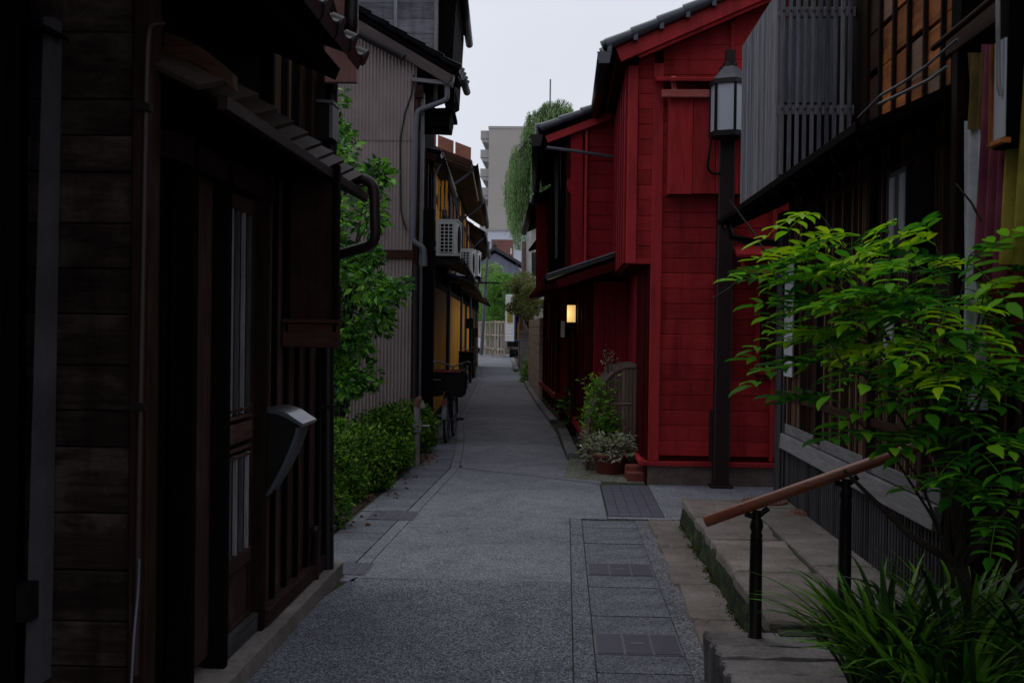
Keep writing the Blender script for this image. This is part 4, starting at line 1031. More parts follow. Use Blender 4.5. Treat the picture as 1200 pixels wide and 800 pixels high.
# lane side: upper floor overhang with vertical battens, lattice below, shade put into their reds
for k in range(11): piece('batten', core, 'red_shaded_dark' if k % 2 else 'red_shaded', (.605, RY + .12 + k * .245, 3.2), Z, -X, 1.95, .07 if k % 2 else .20, .03)
for k in range(16): piece('slat', core, 'red_shaded' if k > 6 else 'red_shaded_dark', (.825, RY + .16 + k * .16, 1.24), Z, -X, 1.95, .06, .04)
mb = MB(); mb.box((.635, RY + .02, 2.19), (.86, RY + 2.7, 2.235)); mb.build('overhang_soffit', 'red_shaded_dark', t)
# shutter box on the gable with its small shelf roof
sb = MB(); sb.box((1.02, RY - .17, 2.90), (2.2, RY - .03, 3.86)); sh = sb.build('shutter_box', 'red_shaded_dark', t)
for k in range(5): piece('board', sh, 'red_paint', (1.135 + k * .225, RY - .185, 3.38), Z, -Y, .97 - (.012 if k else 0), .221, .026)
piece('box_edge', sh, 'red_trim', (1.018, RY - .10, 3.38), Z, -X, .97, .16, .02)
piece('shelf_roof', t, 'red_trim', (1.55, RY - .15, 4.035), X, Z + Y * -.25, 1.35, .36, .03)
piece('shelf_bracket', t, 'red_worn', (1.05, RY - .20, 3.97), Z + X * -.1, -Y, .15, .045, .05)
piece('shelf_bar', t, 'red_worn', (1.52, RY - .25, 3.865), X, -Y, 1.18, .075, .07)
# small window canopy, lattice window low on the right
piece('window_canopy', t, 'red_trim', (1.98, RY - .22, 2.335), X, Z + Y * -.3, .62, .34, .03)
for x in (1.75, 2.0, 2.2): piece('canopy_bracket', t, 'red_trim', (x, RY - .2, 2.22), Z + Y * .55, -X, .24, .035, .035)
piece('canopy_bar', t, 'red_paint', (1.98, RY - .30, 2.14), X, -Y, .6, .04, .04)
wn = piece('window', t, 'red_shaded_dark', (2.15, RY - .05, 1.65), Z, -Y, .95, .42, .04)
for k in range(8): piece('bar', wn, 'red_shaded_dark', (1.965 + k * .052, RY - .09, 1.65), Z, -Y, .92, .022, .03)
for z in (1.16, 2.13): piece('window_rail', wn, 'red_shaded', (2.15, RY - .10, z), X, -Y, .5, .06, .06)
piece('window_stile', wn, 'red_shaded', (1.915, RY - .10, 1.64), Z, -Y, 1.0, .05, .06)
# gable rake boards, roof, gutter
def rake_board(dz, hgt, dy, x0, x1, mat, T=.04):
    a, c = V((x0, RY - dy, zr(x0) + dz)), V((x1, RY - dy, zr(x1) + dz)); piece('bargeboard', t, mat, (a + c)/2, c - a, -Y, (c - a).length, hgt, T)
rake_board(.075, .145, .30, .50, 3.4, 'red_trim'); rake_board(-.015, .05, .26, .70, 3.4, 'red_paint', .05)
slab('roof_soffit', t, 'red_shaded_dark', (.47, RY - .27, zr(.47) + .10), (0, 3.1, 0), (2.9, 0, 2.9 * .44), .05)
rd = slab('roof_deck', t, 'wood_black', (.42, RY - .30, zr(.42) + .155), (0, 3.1, 0), (2.95, 0, 2.95 * .44), .05)
tile_roof(rd, 'tile_blue', (.38, RY - .34, zr(.38) + .165), (0, 3.1, 0), (3.0, 0, 3.0 * .44), 11, 12)
for k in range(12):                                          # rounded verge tiles over the gable
    s_ = .38 + k * .25; p = V((s_, RY - .36, zr(s_) + .235)); q = V((s_ + .29, RY - .36, zr(s_ + .29) + .225))
    mb = MB(); mb.tube([p - Z * .02, q - Z * .02], [.058, .046], 12); mb.box((s_ + .01, RY - .405, zr(s_) + .14), (s_ + .05, RY - .30, zr(s_) + .23)); mb.build('verge_tile', 'tile_blue', rd)
gutter(t, 'pipe_black', (.36, RY - .42, zr(.36) + .13), (.36, RY + 2.7, zr(.36) + .11), .065)
mb = MB(); mb.prism([(.29, RY - .425, zr(.36) + .14), (.43, RY - .425, zr(.36) + .14), (.41, RY - .425, zr(.36) + .03), (.31, RY - .425, zr(.36) + .03)], (0, .02, 0)); mb.build('gutter_end', 'pipe_grey', t)

# ---------------------------------------------------- second red house, stepping out into the lane
Y2 = 14.35
t = thing('red_house', (1.0, 17, 0), 'shaded red house with pent roof, its upper bay stepping out into lane', 'house')
zr2 = lambda x: 3.90 + (x + .21) * .38
mb = MB(); mb.prism([(.02, Y2, 2.25), (.34, Y2, 2.25), (.34, Y2, 0), (3.6, Y2, 0), (3.6, Y2, 5.2), (2.6, Y2, zr2(2.6)), (.02, Y2, zr2(.02))], (-.22, 4.9, 0)); core = mb.build('wall', 'red_shaded_dark', t)
z = 2.28
while z < 4.15:
    piece('board', core, 'red_shaded', (.42, Y2 - .014, z + .085), X, -Y + V((0, 0, -.04)), .34, .166, .02); z += .17  # boards use the red with the shade between the houses painted in
pst = MB(); P = [ony(a, c_, Y2 - .06) for a, c_ in ((669, 152), (683, 148), (683, 318), (669, 314), (669, 227), (665, 222), (664, 212), (669, 208))]
pst.prism(P, (0, .07, 0)); pst.build('bracket_post', 'red_shaded', t)
piece('batten', core, 'red_trim', (.255, Y2 - .04, 3.2), Z, -Y, 1.85, .035, .05)
a, c_ = V((-.24, Y2 - .12, zr2(-.24))), V((.55, Y2 - .12, zr2(.55)))
piece('bargeboard', t, 'red_trim', (a + c_)/2, c_ - a, -Y, (c_ - a).length, .10, .04)
rd = slab('roof_deck', t, 'wood_black', (-.27, Y2 - .15, zr2(-.27) + .10), (-.14, 5.2, 0), (2.9, 0, 1.1), .05)
tile_roof(rd, 'tile_blue', (-.32, Y2 - .18, zr2(-.3) + .11), (-.14, 5.2, 0), (2.95, 0, 1.12), 18, 11)
for k in range(10):
    s_ = -.32 + k * .26; mb = MB(); mb.tube([(s_, Y2 - .18, zr2(s_) + .16), (s_ + .3, Y2 - .18, zr2(s_ + .3) + .15)], [.055, .045], 10); mb.build('verge_tile', 'tile_blue', rd)
gutter(t, 'pipe_black', (-.36, Y2 - .2, zr2(-.36) + .06), (-.49, Y2 + 5.0, zr2(-.36) + .03), .065)
mb = MB(); mb.prism([(-.44, Y2 - .205, zr2(-.36) + .09), (-.28, Y2 - .205, zr2(-.36) + .09), (-.31, Y2 - .205, zr2(-.36) - .05), (-.41, Y2 - .205, zr2(-.36) - .05)], (0, .02, 0)); mb.build('gutter_end', 'pipe_black', t)
pipe(t, 'pipe_grey', [ony(641, 173, Y2 - .3), ony(680, 178, Y2 - .2), ony(718, 184, Y2 - .1)], .022, 'pole')
# upper lane front: dark opening, reed blind hanging in it
for k in range(12): piece('slat', core, 'wood_black', (-.0 - k * .018, Y2 + .25 + k * .4, 3.1), Z, -X, 1.7, .08, .05)
for (x0, x1, x2, x3, py0, py1, yy) in ((651, 657, 658, 652, 165, 300, 16.2), (657, 663, 664, 659, 160, 288, 15.4)):
    mb = MB(); P = [ony(x0, py0, yy), ony(x1, py0 - 4, yy), ony(x2, py1 - 8, yy), ony((x2 + x3) / 2, py1 - 2, yy), ony(x3, py1 + 2, yy)]; mb.prism(P, (-.02, .5, 0)); mb.build('reed_blind', 'reed', t)
pl = MB(); P = [ony(644, 241, 17.5), ony(650, 150, 17.5), ony(652, 150, 17.5), ony(646, 322, 17.5)]; pl.prism(P, (0, .05, 0)); pl.build('blind_cord_post', 'wood_umber', t)
# pent roof over the ground floor: tip towards lane
pr = slab('pent_roof', t, 'tile', (-.22, Y2 - .9, 2.17), (-.30, 5.8, 0), (.95, 0, .33), .045)
a, c_ = V((-.20, Y2 - .92, 2.10)), V((.72, Y2 - .92, 2.41))
piece('pent_verge', t, 'red_shaded_dark', (a + c_)/2 + V((.1, .02, -.035)), c_ - a, -Y, (c_ - a).length * .95, .10, .05)
piece('pent_edge', t, 'pipe_grey', (a + c_)/2 + Z * .085, c_ - a, Z, (c_ - a).length, .03, .018)
piece('pent_fascia', t, 'wood_black', (-.36, Y2 + 2.0, 2.13), V((-.30, 5.8, 0)), -X, 5.8, .07, .03)
for k in range(9): piece('rafter', t, 'red_shaded_dark', (.12 - k * .035, Y2 - .7 + k * .65, 2.21), V((.95, 0, .33)), Z, .85, .05, .05)
# ground floor lane front
u2 = V((-.22, 4.9, 0)).normalized(); n2 = V((-u2.y, u2.x, 0))
F2 = lambda s, o, z: V((.34, Y2, 0)) + u2 * s + n2 * o + Z * z
for k in range(6):
    piece('panel', core, 'red_shaded' if k in (0, 1, 4) else 'red_shaded_dark', F2(.42 + k * .81, .005, 1.22), Z, n2, 1.8, .74, .03)
    piece('post', t, 'red_shaded_dark', F2(.02 + k * .81, .03, 1.18), Z, n2, 2.1, .09, .08)
for k in range(9): piece('slat', core, 'wood_black', F2(1.7 + k * .085, .05, 1.25), Z, n2, 1.7, .03, .03)
piece('ground_sill', t, 'red_shaded', F2(2.4, .04, .24), u2, n2, 4.9, .09, .1)
mb = MB(); mb.prism([F2(0, .03, 0), F2(4.85, .03, 0), F2(4.85, -.5, 0), F2(0, -.5, 0)], (0, 0, .2)); mb.build('plinth', 'plinth_stone', t)
# front-facing return wall of the ground floor
for k in range(4): piece('panel', core, 'red_shaded', (.44 + k * .14, Y2 - .02, 1.15), Z, -Y, 2.0, .137, .03)

# ---------------------------------------------------- third red house
Y3 = 19.6
t = thing('red_house', (.6, 22, 0), 'far shaded red house with shutter wing above stone footing', 'house')
mb = MB(); mb.prism([(-.05, Y3, 0), (3, Y3, 0), (3, Y3, 5.0), (1.6, Y3, 5.0), (-.05, Y3, 4.05)], (-.38, 5.2, 0)); core = mb.build('wall', 'red_shaded_dark', t)
P = [ony(628, 236, Y3 - .1), ony(641, 230, Y3 - .1), ony(641, 338, Y3 - .1), ony(628, 341, Y3 - .1)]; mb = MB(); mb.prism(P, (0, .12, 0)); mb.build('shutter_wing', 'red_shaded', t)
piece('wing_panel', t, 'red_shaded_dark', ony(648, 290, Y3 - .1), Z, -Y, 1.5, .16, .03)
rd = slab('roof_deck', t, 'wood_black', (-.46, Y3 - .3, 3.70), (-.36, 5.8, 0), (2.3, 0, 1.05), .05)
tile_roof(rd, 'tile', (-.50, Y3 - .32, 3.71), (-.36, 5.8, 0), (2.35, 0, 1.07), 18, 9)
gutter(t, 'pipe_black', (-.54, Y3 - .3, 3.68), (-.88, Y3 + 5.5, 3.64), .06)
slab('pent_roof', t, 'tile', (-.46, Y3 - .2, 2.16), (-.38, 5.6, 0), (.6, 0, .22), .05)
u3 = V((-.38, 5.2, 0)).normalized(); n3 = V((-u3.y, u3.x, 0)); F3b = lambda s, o, z: V((-.05, Y3, 0)) + u3 * s + n3 * o + Z * z
for k in range(5):
    piece('panel', core, 'red_shaded', F3b(.55 + k * 1.0, .01, 1.15), Z, n3, 1.65, .88, .03); piece('post', t, 'red_shaded_dark', F3b(.05 + k * 1.0, .03, 1.15), Z, n3, 2.0, .1, .08)
piece('ground_sill', t, 'red_shaded', F3b(2.5, .04, .40), u3, n3, 5.1, .09, .1)
piece('panel', core, 'red_shaded', (.06, Y3 - .02, 1.3), Z, -Y, 1.8, .2, .03); piece('panel', core, 'red_shaded_dark', (.28, Y3 - .02, 1.3), Z, -Y, 1.8, .2, .03)
piece('ground_sill', t, 'red_shaded', (.15, Y3 - .03, .42), X, -Y, .5, .10, .1)
mb = MB(); mb.prism([F3b(0, .02, 0), F3b(5.1, .02, 0), F3b(5.1, -.5, 0), F3b(0, -.5, 0)], (0, 0, .36)); mb.build('plinth', 'cement', t)
piece('name_board', t, 'wood_brown', ony(643, 376, Y3 - .05), Z, -Y, .62, .05, .02)
slab('roof_deck', t, 'wood_black', (-.45, Y3 + .8, 3.20), (-.3, 3.6, 0), (.6, 0, .2), .05)

# lit wall lamp, notice, bamboo guard, pots
t = thing('wall_lamp', ony(669, 380, 16.6), 'lit warm yellow box lamp beside the shaded red doorway', 'lamp')
a, c_ = ony(664, 378, 16.6), ony(675, 357, 16.6)
mb = MB(); mb.box((a.x + .006, 16.56, a.z + .006), (c_.x - .006, 16.68, c_.z - .006)); sh = mb.build('shade', 'lamp_lit', t)
mb = MB(); mb.box((a.x, 16.55, a.z - .006), (c_.x, 16.69, a.z + .008)); mb.build('base_rim', 'wood_umber', t)
mb = MB(); mb.box((a.x, 16.55, c_.z - .008), (c_.x, 16.69, c_.z + .008)); mb.build('top_rim', 'wood_umber', t)
mb = MB(); mb.box((a.x + .02, 16.60, c_.z), (a.x + .09, 16.66, c_.z + .06)); mb.build('cap', 'wood_umber', t)
mb = MB(); mb.box((c_.x - .02, 16.6, (a.z + c_.z)/2 - .03), (c_.x + .14, 16.64, (a.z + c_.z)/2 + .03)); mb.build('arm', 'wood_black', t)
pl = bpy.data.lights.new('wall_lamp_bulb', 'POINT'); pl.energy = 1.2; pl.color = (1, .68, .34); pl.shadow_soft_size = .06
lo = link('wall_lamp_bulb', pl, M4.Translation((a.x - .05, 16.48, (a.z + c_.z)/2)), t)
piece('door_post', thing('door_post', (.14, 16.75, 0), 'slim shaded red post under the lit box lamp', 'post'), 'red_shaded_dark', (.16, 16.75, .87), Z, -Y, 1.74, .09, .09)
t = thing('notice_board', ony(659, 396, 17.6), 'small white notice hung beside the lit lamp', 'notice')
a, c_ = ony(657, 395, 17.6), ony(662, 376, 17.6); mb = MB(); mb.box((a.x, 17.6, a.z), (c_.x, 17.62, c_.z)); mb.build('sheet', 'paper', t)
mb = MB(); mb.box((a.x - .01, 17.61, a.z - .01), (c_.x + .4, 17.64, c_.z + .01)); mb.build('backing', 'wood_black', t)
# bamboo guard (curved fence against the wall foot)
t = thing('bamboo_guard', (.5, 13, 0), 'curved split bamboo guard leaning on the red house wall', 'guard')
gy0, gy1 = 12.62, 13.75
prof = []
for k in range(13):
    a = k / 12 * math.pi / 2; prof.append((.80 - .54 * math.cos(a) ** .8, .06 + 1.10 * math.sin(a) ** .85))
for k in range(26):                                          # bent bamboo strips, seen from the lane
    y = gy0 + .02 + k * (gy1 - gy0) / 26; mb = MB()
    for (x0, z0), (x1, z1) in zip(prof, prof[1:]): mb.beam((x0, y, z0), (x1, y, z1), .046, .014, Y)
    mb.build('bamboo_strip', 'bamboo', t)
for k in range(13):                                          # straight strips closing the near end
    x = .285 + k * .042; zt = .06 + 1.10 * math.sin(math.acos(min(1, max(0, (.80 - x) / .54)) ** 1.25)) ** .85
    piece('bamboo_strip', t, 'bamboo', (x, gy0 - .005, zt / 2), Z, -Y, max(.15, zt - .02), .038, .014)
for z in (.35, .75): piece('bamboo_rail', t, 'bamboo', (.55, gy0 - .02, z), X, -Y, .46 if z < .5 else .40, .022, .012)
mb = MB()
for (x0, z0), (x1, z1) in zip(prof, prof[1:]): mb.beam((x0, gy0 - .02, z0 + .004), (x1, gy0 - .02, z1 + .004), .028, .03, Y)
mb.build('edge_pole', 'bamboo', t)

def pot(loc, r, h, label, mat='terracotta'):
    t = thing('plant_pot', loc, label, 'potted plant', 'potted plants by the red houses')
    mb = MB(); mb.lathe([(r*.68, 0), (r*.74, .01), (r*.96, h*.82), (r*1.06, h*.83), (r*1.08, h), (r*.95, h), (r*.92, h*.9), (.01, h*.9)], loc, 24); p = mb.build('pot', mat, t)
    mb = MB(); mb.lathe([(r*.93, h*.88), (.005, h*.93)], loc, 16); mb.build('soil', 'soil', t)
    return t
rr = np.random.default_rng(31)
def fronds(t, loc, z0, spread, zlo, zhi, n, leaves, size, mat, name='foliage'):
    P, D = [], []; mb = MB()
    for k in range(n):
        a = rr.uniform(0, 2*math.pi); q = rr.uniform(.25, 1) * spread
        tip = np.array([loc[0] + math.cos(a)*q, loc[1] + math.sin(a)*q*.8, rr.uniform(zlo, zhi)])
        b_ = np.array([loc[0] + math.cos(a)*.02, loc[1] + math.sin(a)*.02, z0])
        mid = (b_ + tip)/2 + np.array([0, 0, .12 * (zhi - zlo)])
        mb.tube([tuple(b_), tuple(mid), tuple(tip)], [.006, .004, .002], 4)
        for j in range(leaves):
            s_ = .35 + .7 * j / leaves; p = b_*(1-s_)**2 + 2*mid*s_*(1-s_) + tip*s_*s_
            d = (tip - mid); d /= np.linalg.norm(d) + 1e-6
            P.append(p + rr.normal(0, .02, 3)); D.append(d * .5 + rr.normal(0, .7, 3) * [1, 1, .4])
    vs, f = leaf_cloud(np.array(P), np.array(D), size, .34, rng=rr); np_obj(name, vs, f, mat, t); mb.build('stems', 'bark', t)
a = onz(716, 558, 0); t = pot((a.x, a.y + .19, 0), .195, .23, 'terracotta pot of cream variegated leaves before the bamboo guard')
fronds(t, (a.x - .02, a.y + .15), .21, .36, .17, .44, 110, 11, .068, 'leaf_cream')
t = pot((a.x - .05, a.y + .54, 0), .12, .26, 'tall feathery nandina in a pot against the bamboo guard')
fronds(t, (a.x - .05, a.y + .44), .22, .30, .45, .80, 70, 16, .066, 'leaf_nandina')
fronds(t, (a.x - .13, a.y + .42), .6, .24, .86, 1.06, 30, 16, .062, 'leaf_nandina', 'upper_foliage')
fronds(t, (a.x + .0, a.y + .46), 1.0, .16, 1.15, 1.36, 9, 9, .036, 'leaf_cream', 'flower_spray')
a = onz(668, 506, 0)
t = pot((a.x + .02, a.y + .1, 0), .10, .2, 'slim pot with broad leaves beside the shaded red panels', 'black_metal')
fronds(t, (a.x + .02, a.y + .1), .18, .22, .42, .66, 12, 4, .19, 'leaf_vine')
fronds(t, (a.x + .04, a.y), .1, .16, .08, .3, 20, 6, .05, 'leaf_vine', 'low_foliage')
t = thing('brick_step', (.72, 11.95, 0), 'worn reddish brick by the corner of the red house', 'brick')
for k in range(2): rough_slab('brick', [(.66, 11.75 + k*.22), (.85, 11.75 + k*.22), (.85, 11.95 + k*.22), (.67, 11.95 + k*.22)], 0, .095 + k*.05, 'terracotta', t, .008, rs, 3)

# ================================================================== STREET LAMP
LX, LY = onz(844, 572, 0).x, onz(844, 572, 0).y
t = thing('street_lamp', (LX, LY, 0), 'dark square post street lamp with hexagonal white glass lantern', 'street lamp')
top = ony(849, 68, LY).z
lean = V((.012, 0, 1)).normalized()
def lp(z, dx=0): return V((LX + dx + z * .003, LY, z))
piece('post', t, 'pipe_brown', (lp(0) + lp(top - .1)) / 2, lp(top) - lp(0), -Y, (lp(top - .1) - lp(0)).length, .155, .155, .01)
piece('base_plate', t, 'pipe_brown', lp(.02), X, Z, .22, .22, .03)
cb = MB(); cb.box((LX - .115, LY - .05, .27), (LX - .074, LY + .05, .76)); cb.build('control_box', 'pipe_brown', t)
gl = ony(851, 157, LY - .22); gz0, gz1 = ony(851, 155, LY - .22).z, ony(851, 98, LY - .22).z
gc = V((gl.x + .03, LY - .20, 0)); hr = .20
def hexa(r, z): return [V((gc.x + r*math.cos(math.pi/6 + math.pi/3*k + .15), gc.y + r*math.sin(math.pi/6 + math.pi/3*k + .15), z)) for k in range(6)]
ln = MB(); ln.prism(hexa(hr * 1.02, gz0 - .05), (0, 0, .05)); lan = ln.build('lantern_floor', 'black_metal', t)
mb = MB(); mb.prism(hexa(hr * 1.06, gz1 - .02), (0, 0, .045)); mb.build('lantern_rim', 'pipe_brown', t)
h0, h1 = hexa(hr * .93, gz0), hexa(hr * .93, gz1 - .02)
for k in range(6):
    mb = MB(); a, b_ = h0[k], h0[(k+1) % 6]; c_, d_ = h1[(k+1) % 6], h1[k]; nn = ((a + b_)/2 - V((gc.x, gc.y, gz0))).normalized()
    mb.prism([a, b_, c_, d_], -nn * .006); mb.build('pane', 'lampglass', t)
    mb = MB(); mb.beam(h0[k] * 1.0, h1[k], .026, .026, Y); mb.build('corner_bar', 'black_metal', t)
mb = MB(); b0, b1 = hexa(hr * 1.0, gz1 + .026), hexa(.065, gz1 + .17)
mb.add(b0 + b1, [(k, (k+1) % 6, (k+1) % 6 + 6, k + 6) for k in range(6)] + [tuple(range(6, 12))]); mb.build('lantern_roof', 'grey_metal', t)
mb = MB(); mb.tube([(gc.x, gc.y, gz1 + .16), (gc.x, gc.y, gz1 + .20)], .07, 8); mb.box((gc.x - .045, gc.y - .045, gz1 + .17), (gc.x + .045, gc.y + .045, gz1 + .32)); mb.build('finial', 'pipe_brown', t)
mb = MB(); mb.box((gc.x - .05, gc.y, gz0 - .07), (gc.x + .05, LY, gz0 - .03)); mb.build('bracket', 'pipe_brown', t); mb = MB(); mb.box((gc.x - .04, gc.y, gz1 + .20), (gc.x + .04, LY, gz1 + .235)); mb.build('bracket', 'pipe_brown', t)
pipe(t, 'black_metal', [ony(834, 158, LY - .2), ony(831, 180, LY - .18), ony(829, 198, LY - .14), ony(836, 204, LY - .1), ony(844, 203, LY - .07)], .013, 'cable', .05)

# ================================================================== RIGHT: LATTICE HOUSE
KX = 1.76
t = thing('lattice_house', (2.4, 7, TZ), 'dark lattice fronted timber house above the stone terrace', 'house')
mb = MB(); mb.box((KX + .04, 3.4, 0), (5.2, 9.38, 5.4)); core = mb.build('wall', 'wood_black', t)
# low skirting slats, grey sill boards, fine lattice above
sk = MB(); sk.box((KX + .02, 4.9, TZ), (KX + .035, 9.36, .66)); skb = sk.build('skirting', 'wood_black', t)
y = 5.1
while y < 9.1:
    piece('slat', skb, 'wood_ash', (KX - .005, y, .425), Z, -X + Z * .06, .46, .034, .022); y += .055
piece('sill_board', t, 'wood_grey', (KX - .03, 7.25, .70), Y, -X + Z * .1, 3.75, .115, .04)
piece('sill_board', t, 'wood_grey', (KX - .005, 7.25, .80), Y, -X, 3.75, .075, .03)
for k in range(7): piece('end_slat', t, 'wood_ash', (KX - .02 + .0, 9.16 + k * .037, 1.35), Z, -X, 2.3, .028, .05)
piece('end_post', t, 'wood_ash', (KX + .0, 9.12, 1.35), Z, -X, 2.3, .05, .06)
lt = MB(); lt.box((KX + .02, 4.9, .8), (KX + .03, 9.1, 2.6)); lat = lt.build('lattice', 'wood_dark', t)
y = 5.1
while y < 9.08:
    piece('lattice_bar', lat, RNG.choice(('wood_brown', 'wood_umber', 'wood_dark')), (KX + .0, y, 1.7), Z, -X, 1.75, .028, .03); y += .05
for z in (1.05, 1.75, 2.45): piece('lattice_rail', lat, 'wood_umber', (KX - .005, 7.1, z), Y, -X, 4.0, .05, .045)
for y in (7.9, 6.6, 5.6): piece('post', t, 'wood_umber', (KX - .02, y, 1.7), Z, -X, 1.8, .07, .06)
for (px0, px1, py0, py1) in ((919, 931, 300, 440), (1036, 1047, 373, 422)):
    a, c_ = onx(px0, py1, KX - .06), onx(px1, py0, KX - .06); mb = MB(); mb.box((KX - .065, min(a.y, c_.y), min(a.z, c_.z)), (KX - .055, max(a.y, c_.y), max(a.z, c_.z))); mb.build('paper_notice', 'noren_white', t)
# canopy roof over the terrace
slab('canopy', t, 'wood_black', (1.28, 5.12, 2.46), (0, 4.46, 0), (.52, 0, .24), .05)
for k in range(10): piece('rafter', t, 'wood_black', (1.55, 5.2 + k * .48, 2.51), V((.56, 0, .26)), Z, .56, .05, .06)
piece('eave_edge', t, 'wood_black', (1.272, 7.35, 2.45), Y, -X, 4.5, .045, .02)
mb = MB()
mb.tube([onx(1122, 46, 1.42), onx(1085, 78, 1.38), onx(1060, 96, 1.34), onx(1032, 112, 1.32), onx(1006, 138, 1.3)], .006, 6)
mb.tube([onx(1110, 78, 1.36), onx(1092, 92, 1.34), onx(1060, 108, 1.31), onx(1030, 122, 1.30)], .006, 6)
mb.build('cable', 'pipe_grey', t)
mb = MB(); mb.tube([(1.30, 9.3, 2.40), (1.34, 9.4, 2.32), (1.5, 9.42, 2.28), (1.75, 9.42, 2.27)], .03, 8); mb.build('downpipe', 'pipe_black', t)
# screened box on the canopy: lane face boards, slatted near end, pale panel inside
bx = MB(); bx.box((1.36, 7.24, 2.55), (1.9, 8.5, 2.62)); box = bx.build('screen_box', 'wood_black', t)
y = 7.18
while y < 8.6:
    piece('board', box, RNG.choice(('wood_silver', 'wood_silver', 'wood_grey')), (1.305, y + .02, 3.07), Z, -X, 1.18, .043, .02); y += .0465
for k in range(14):
    x = 1.325 + k * .0455
    piece('slat', box, 'wood_silver' if k % 4 else 'wood_grey', (x, 7.17, 3.10), Z, -Y, 1.16, .026, .018)
for z in (3.52, 2.92): piece('rail', box, 'wood_grey', (1.6, 7.186, z), X, -Y, .62, .06, .016)
for k in range(14):
    for z in (3.52, 2.92): mb = MB(); mb.tube([(1.325 + k*.0455, 7.158, z), (1.325 + k*.0455, 7.150, z)], .006, 6); mb.build('bolt', 'black_metal', box)
mb = MB(); mb.box((1.345, 7.26, 2.98), (1.68, 7.29, 3.50)); mb.build('inner_panel', 'panel_grey', box)
mb = MB(); mb.box((1.35, 8.52, 2.6), (1.9, 8.56, 3.64)); mb.build('back_panel', 'wood_black', box)
mb = MB(); mb.box((1.86, 7.2, 2.6), (1.9, 8.5, 3.64)); mb.build('side_panel', 'wood_black', box)
# upper wall of orange-brown boards with battens
UX = 1.765
for k in range(6):
    for j in range(6):
        piece('board', core, RNG.choice(('wood_orange', 'wood_orange', 'wood_orange', 'wood_brown')) if k < 5 else 'wood_umber', (UX + .012, 5.22 + k * .27 + .135, 2.72 + j * .22 + RNG.uniform(-.02, .02)), Y, -X, .262, .214, .02)
for k in range(7): piece('batten', core, 'wood_dark', (UX - .008, 5.22 + k * .27, 3.35), Z, -X, 1.7, .03, .022)
for k in range(4): piece('board', core, 'wood_dark', (UX + .01, 6.93 + k * .18, 3.35), Z, -X, 1.7, .175, .02)
post('post', t, 'wood_black', 1.74, 5.06, .4, 4.4, .13, .13)
piece('beam', t, 'wood_umber', (1.66, 4.55, 2.78), Y, -X, .95, .09, .08)
post('post', t, 'wood_dark', 1.66, 4.92, .4, 2.8, .07, .07)
mb = MB(); mb.box((1.80, 3.4, .4), (1.86, 5.0, 2.7)); er = mb.build('entrance_recess', 'wood_black', t)
for k in range(10): piece('board', er, 'wood_dark', (1.795, 3.5 + k * .155, 1.55), Z, -X, 2.25, .15, .02)
for k in range(11): piece('batten', er, 'wood_umber', (1.775, 3.42 + k * .155, 1.55), Z, -X, 2.25, .03, .03)
# slim wall lantern with two glass strips
t = thing('wall_lantern', onx(1050, 245, 1.62), 'small dark wall lantern with narrow glass strips under the canopy', 'lantern')
a, c_ = onx(1041, 232, 1.60), onx(1063, 152, 1.60)
mb = MB(); mb.box((1.60, min(a.y, c_.y), 1.98), (1.72, max(a.y, c_.y), 2.34)); mb.build('body', 'black_metal', t)
for f0 in (.06, .62):
    yy = min(a.y, c_.y) + (max(a.y, c_.y) - min(a.y, c_.y)) * f0; mb = MB(); mb.box((1.592, yy, 2.01), (1.602, yy + .07, 2.31)); mb.build('glass_strip', 'lampglass', t)
mb = MB(); mb.box((1.64, min(a.y, c_.y) + .03, 1.86), (1.76, max(a.y, c_.y) - .03, 1.985)); mb.build('bracket', 'black_metal', t)

# patchwork door curtain
t = thing('door_curtain', (1.58, 4.6, 1.4), 'patchwork curtain of white, plum and mustard cloth hung at the entrance', 'curtain')
def cloth(name, px0, px1, pyt, pyb, xx, mat, wob=.012, nfold=3, tilt=0):
    mb = MB(); n = 24; vs = []; fs = []; m_ = 8
    for i in range(n + 1):
        s_ = i / n
        for j in range(m_ + 1):
            q = j / m_; px = px0 + (px1 - px0) * s_ + tilt * q; py = pyt + (pyb - pyt) * q
            p = onx(px, py, xx); amp = wob * (.35 + .65 * q); p.x += amp * math.sin(s_ * nfold * 2 * math.pi + q * .8); vs.append(p)
    for i in range(n):
        for j in range(m_): fs.append((i*(m_+1)+j, (i+1)*(m_+1)+j, (i+1)*(m_+1)+j+1, i*(m_+1)+j+1))
    mb.add(vs, fs, True); mb.add([V(p) + X * .004 for p in vs], [f[::-1] for f in fs], True); return mb.build(name, mat, t)
cloth('cloth_panel', 1134, 1156, 62, 152, 1.575, 'noren_olive', .03, 2, 2)
cloth('cloth_panel', 1130, 1154, 142, 480, 1.57, 'noren_white', .025, 2, -3)
cloth('cloth_panel', 1150, 1184, 52, 330, 1.565, 'noren_plum', .03, 3, -8)
cloth('cloth_panel', 1178, 1226, 60, 310, 1.572, 'noren_yellow', .035, 3, -6)
cloth('cloth_panel', 1150, 1200, 318, 430, 1.575, 'noren_red', .012, 2, 0)
pipe(t, 'wood_umber', [(1.575, 4.15, 2.80), (1.575, 5.05, 2.78)], .014, 'curtain_rod')
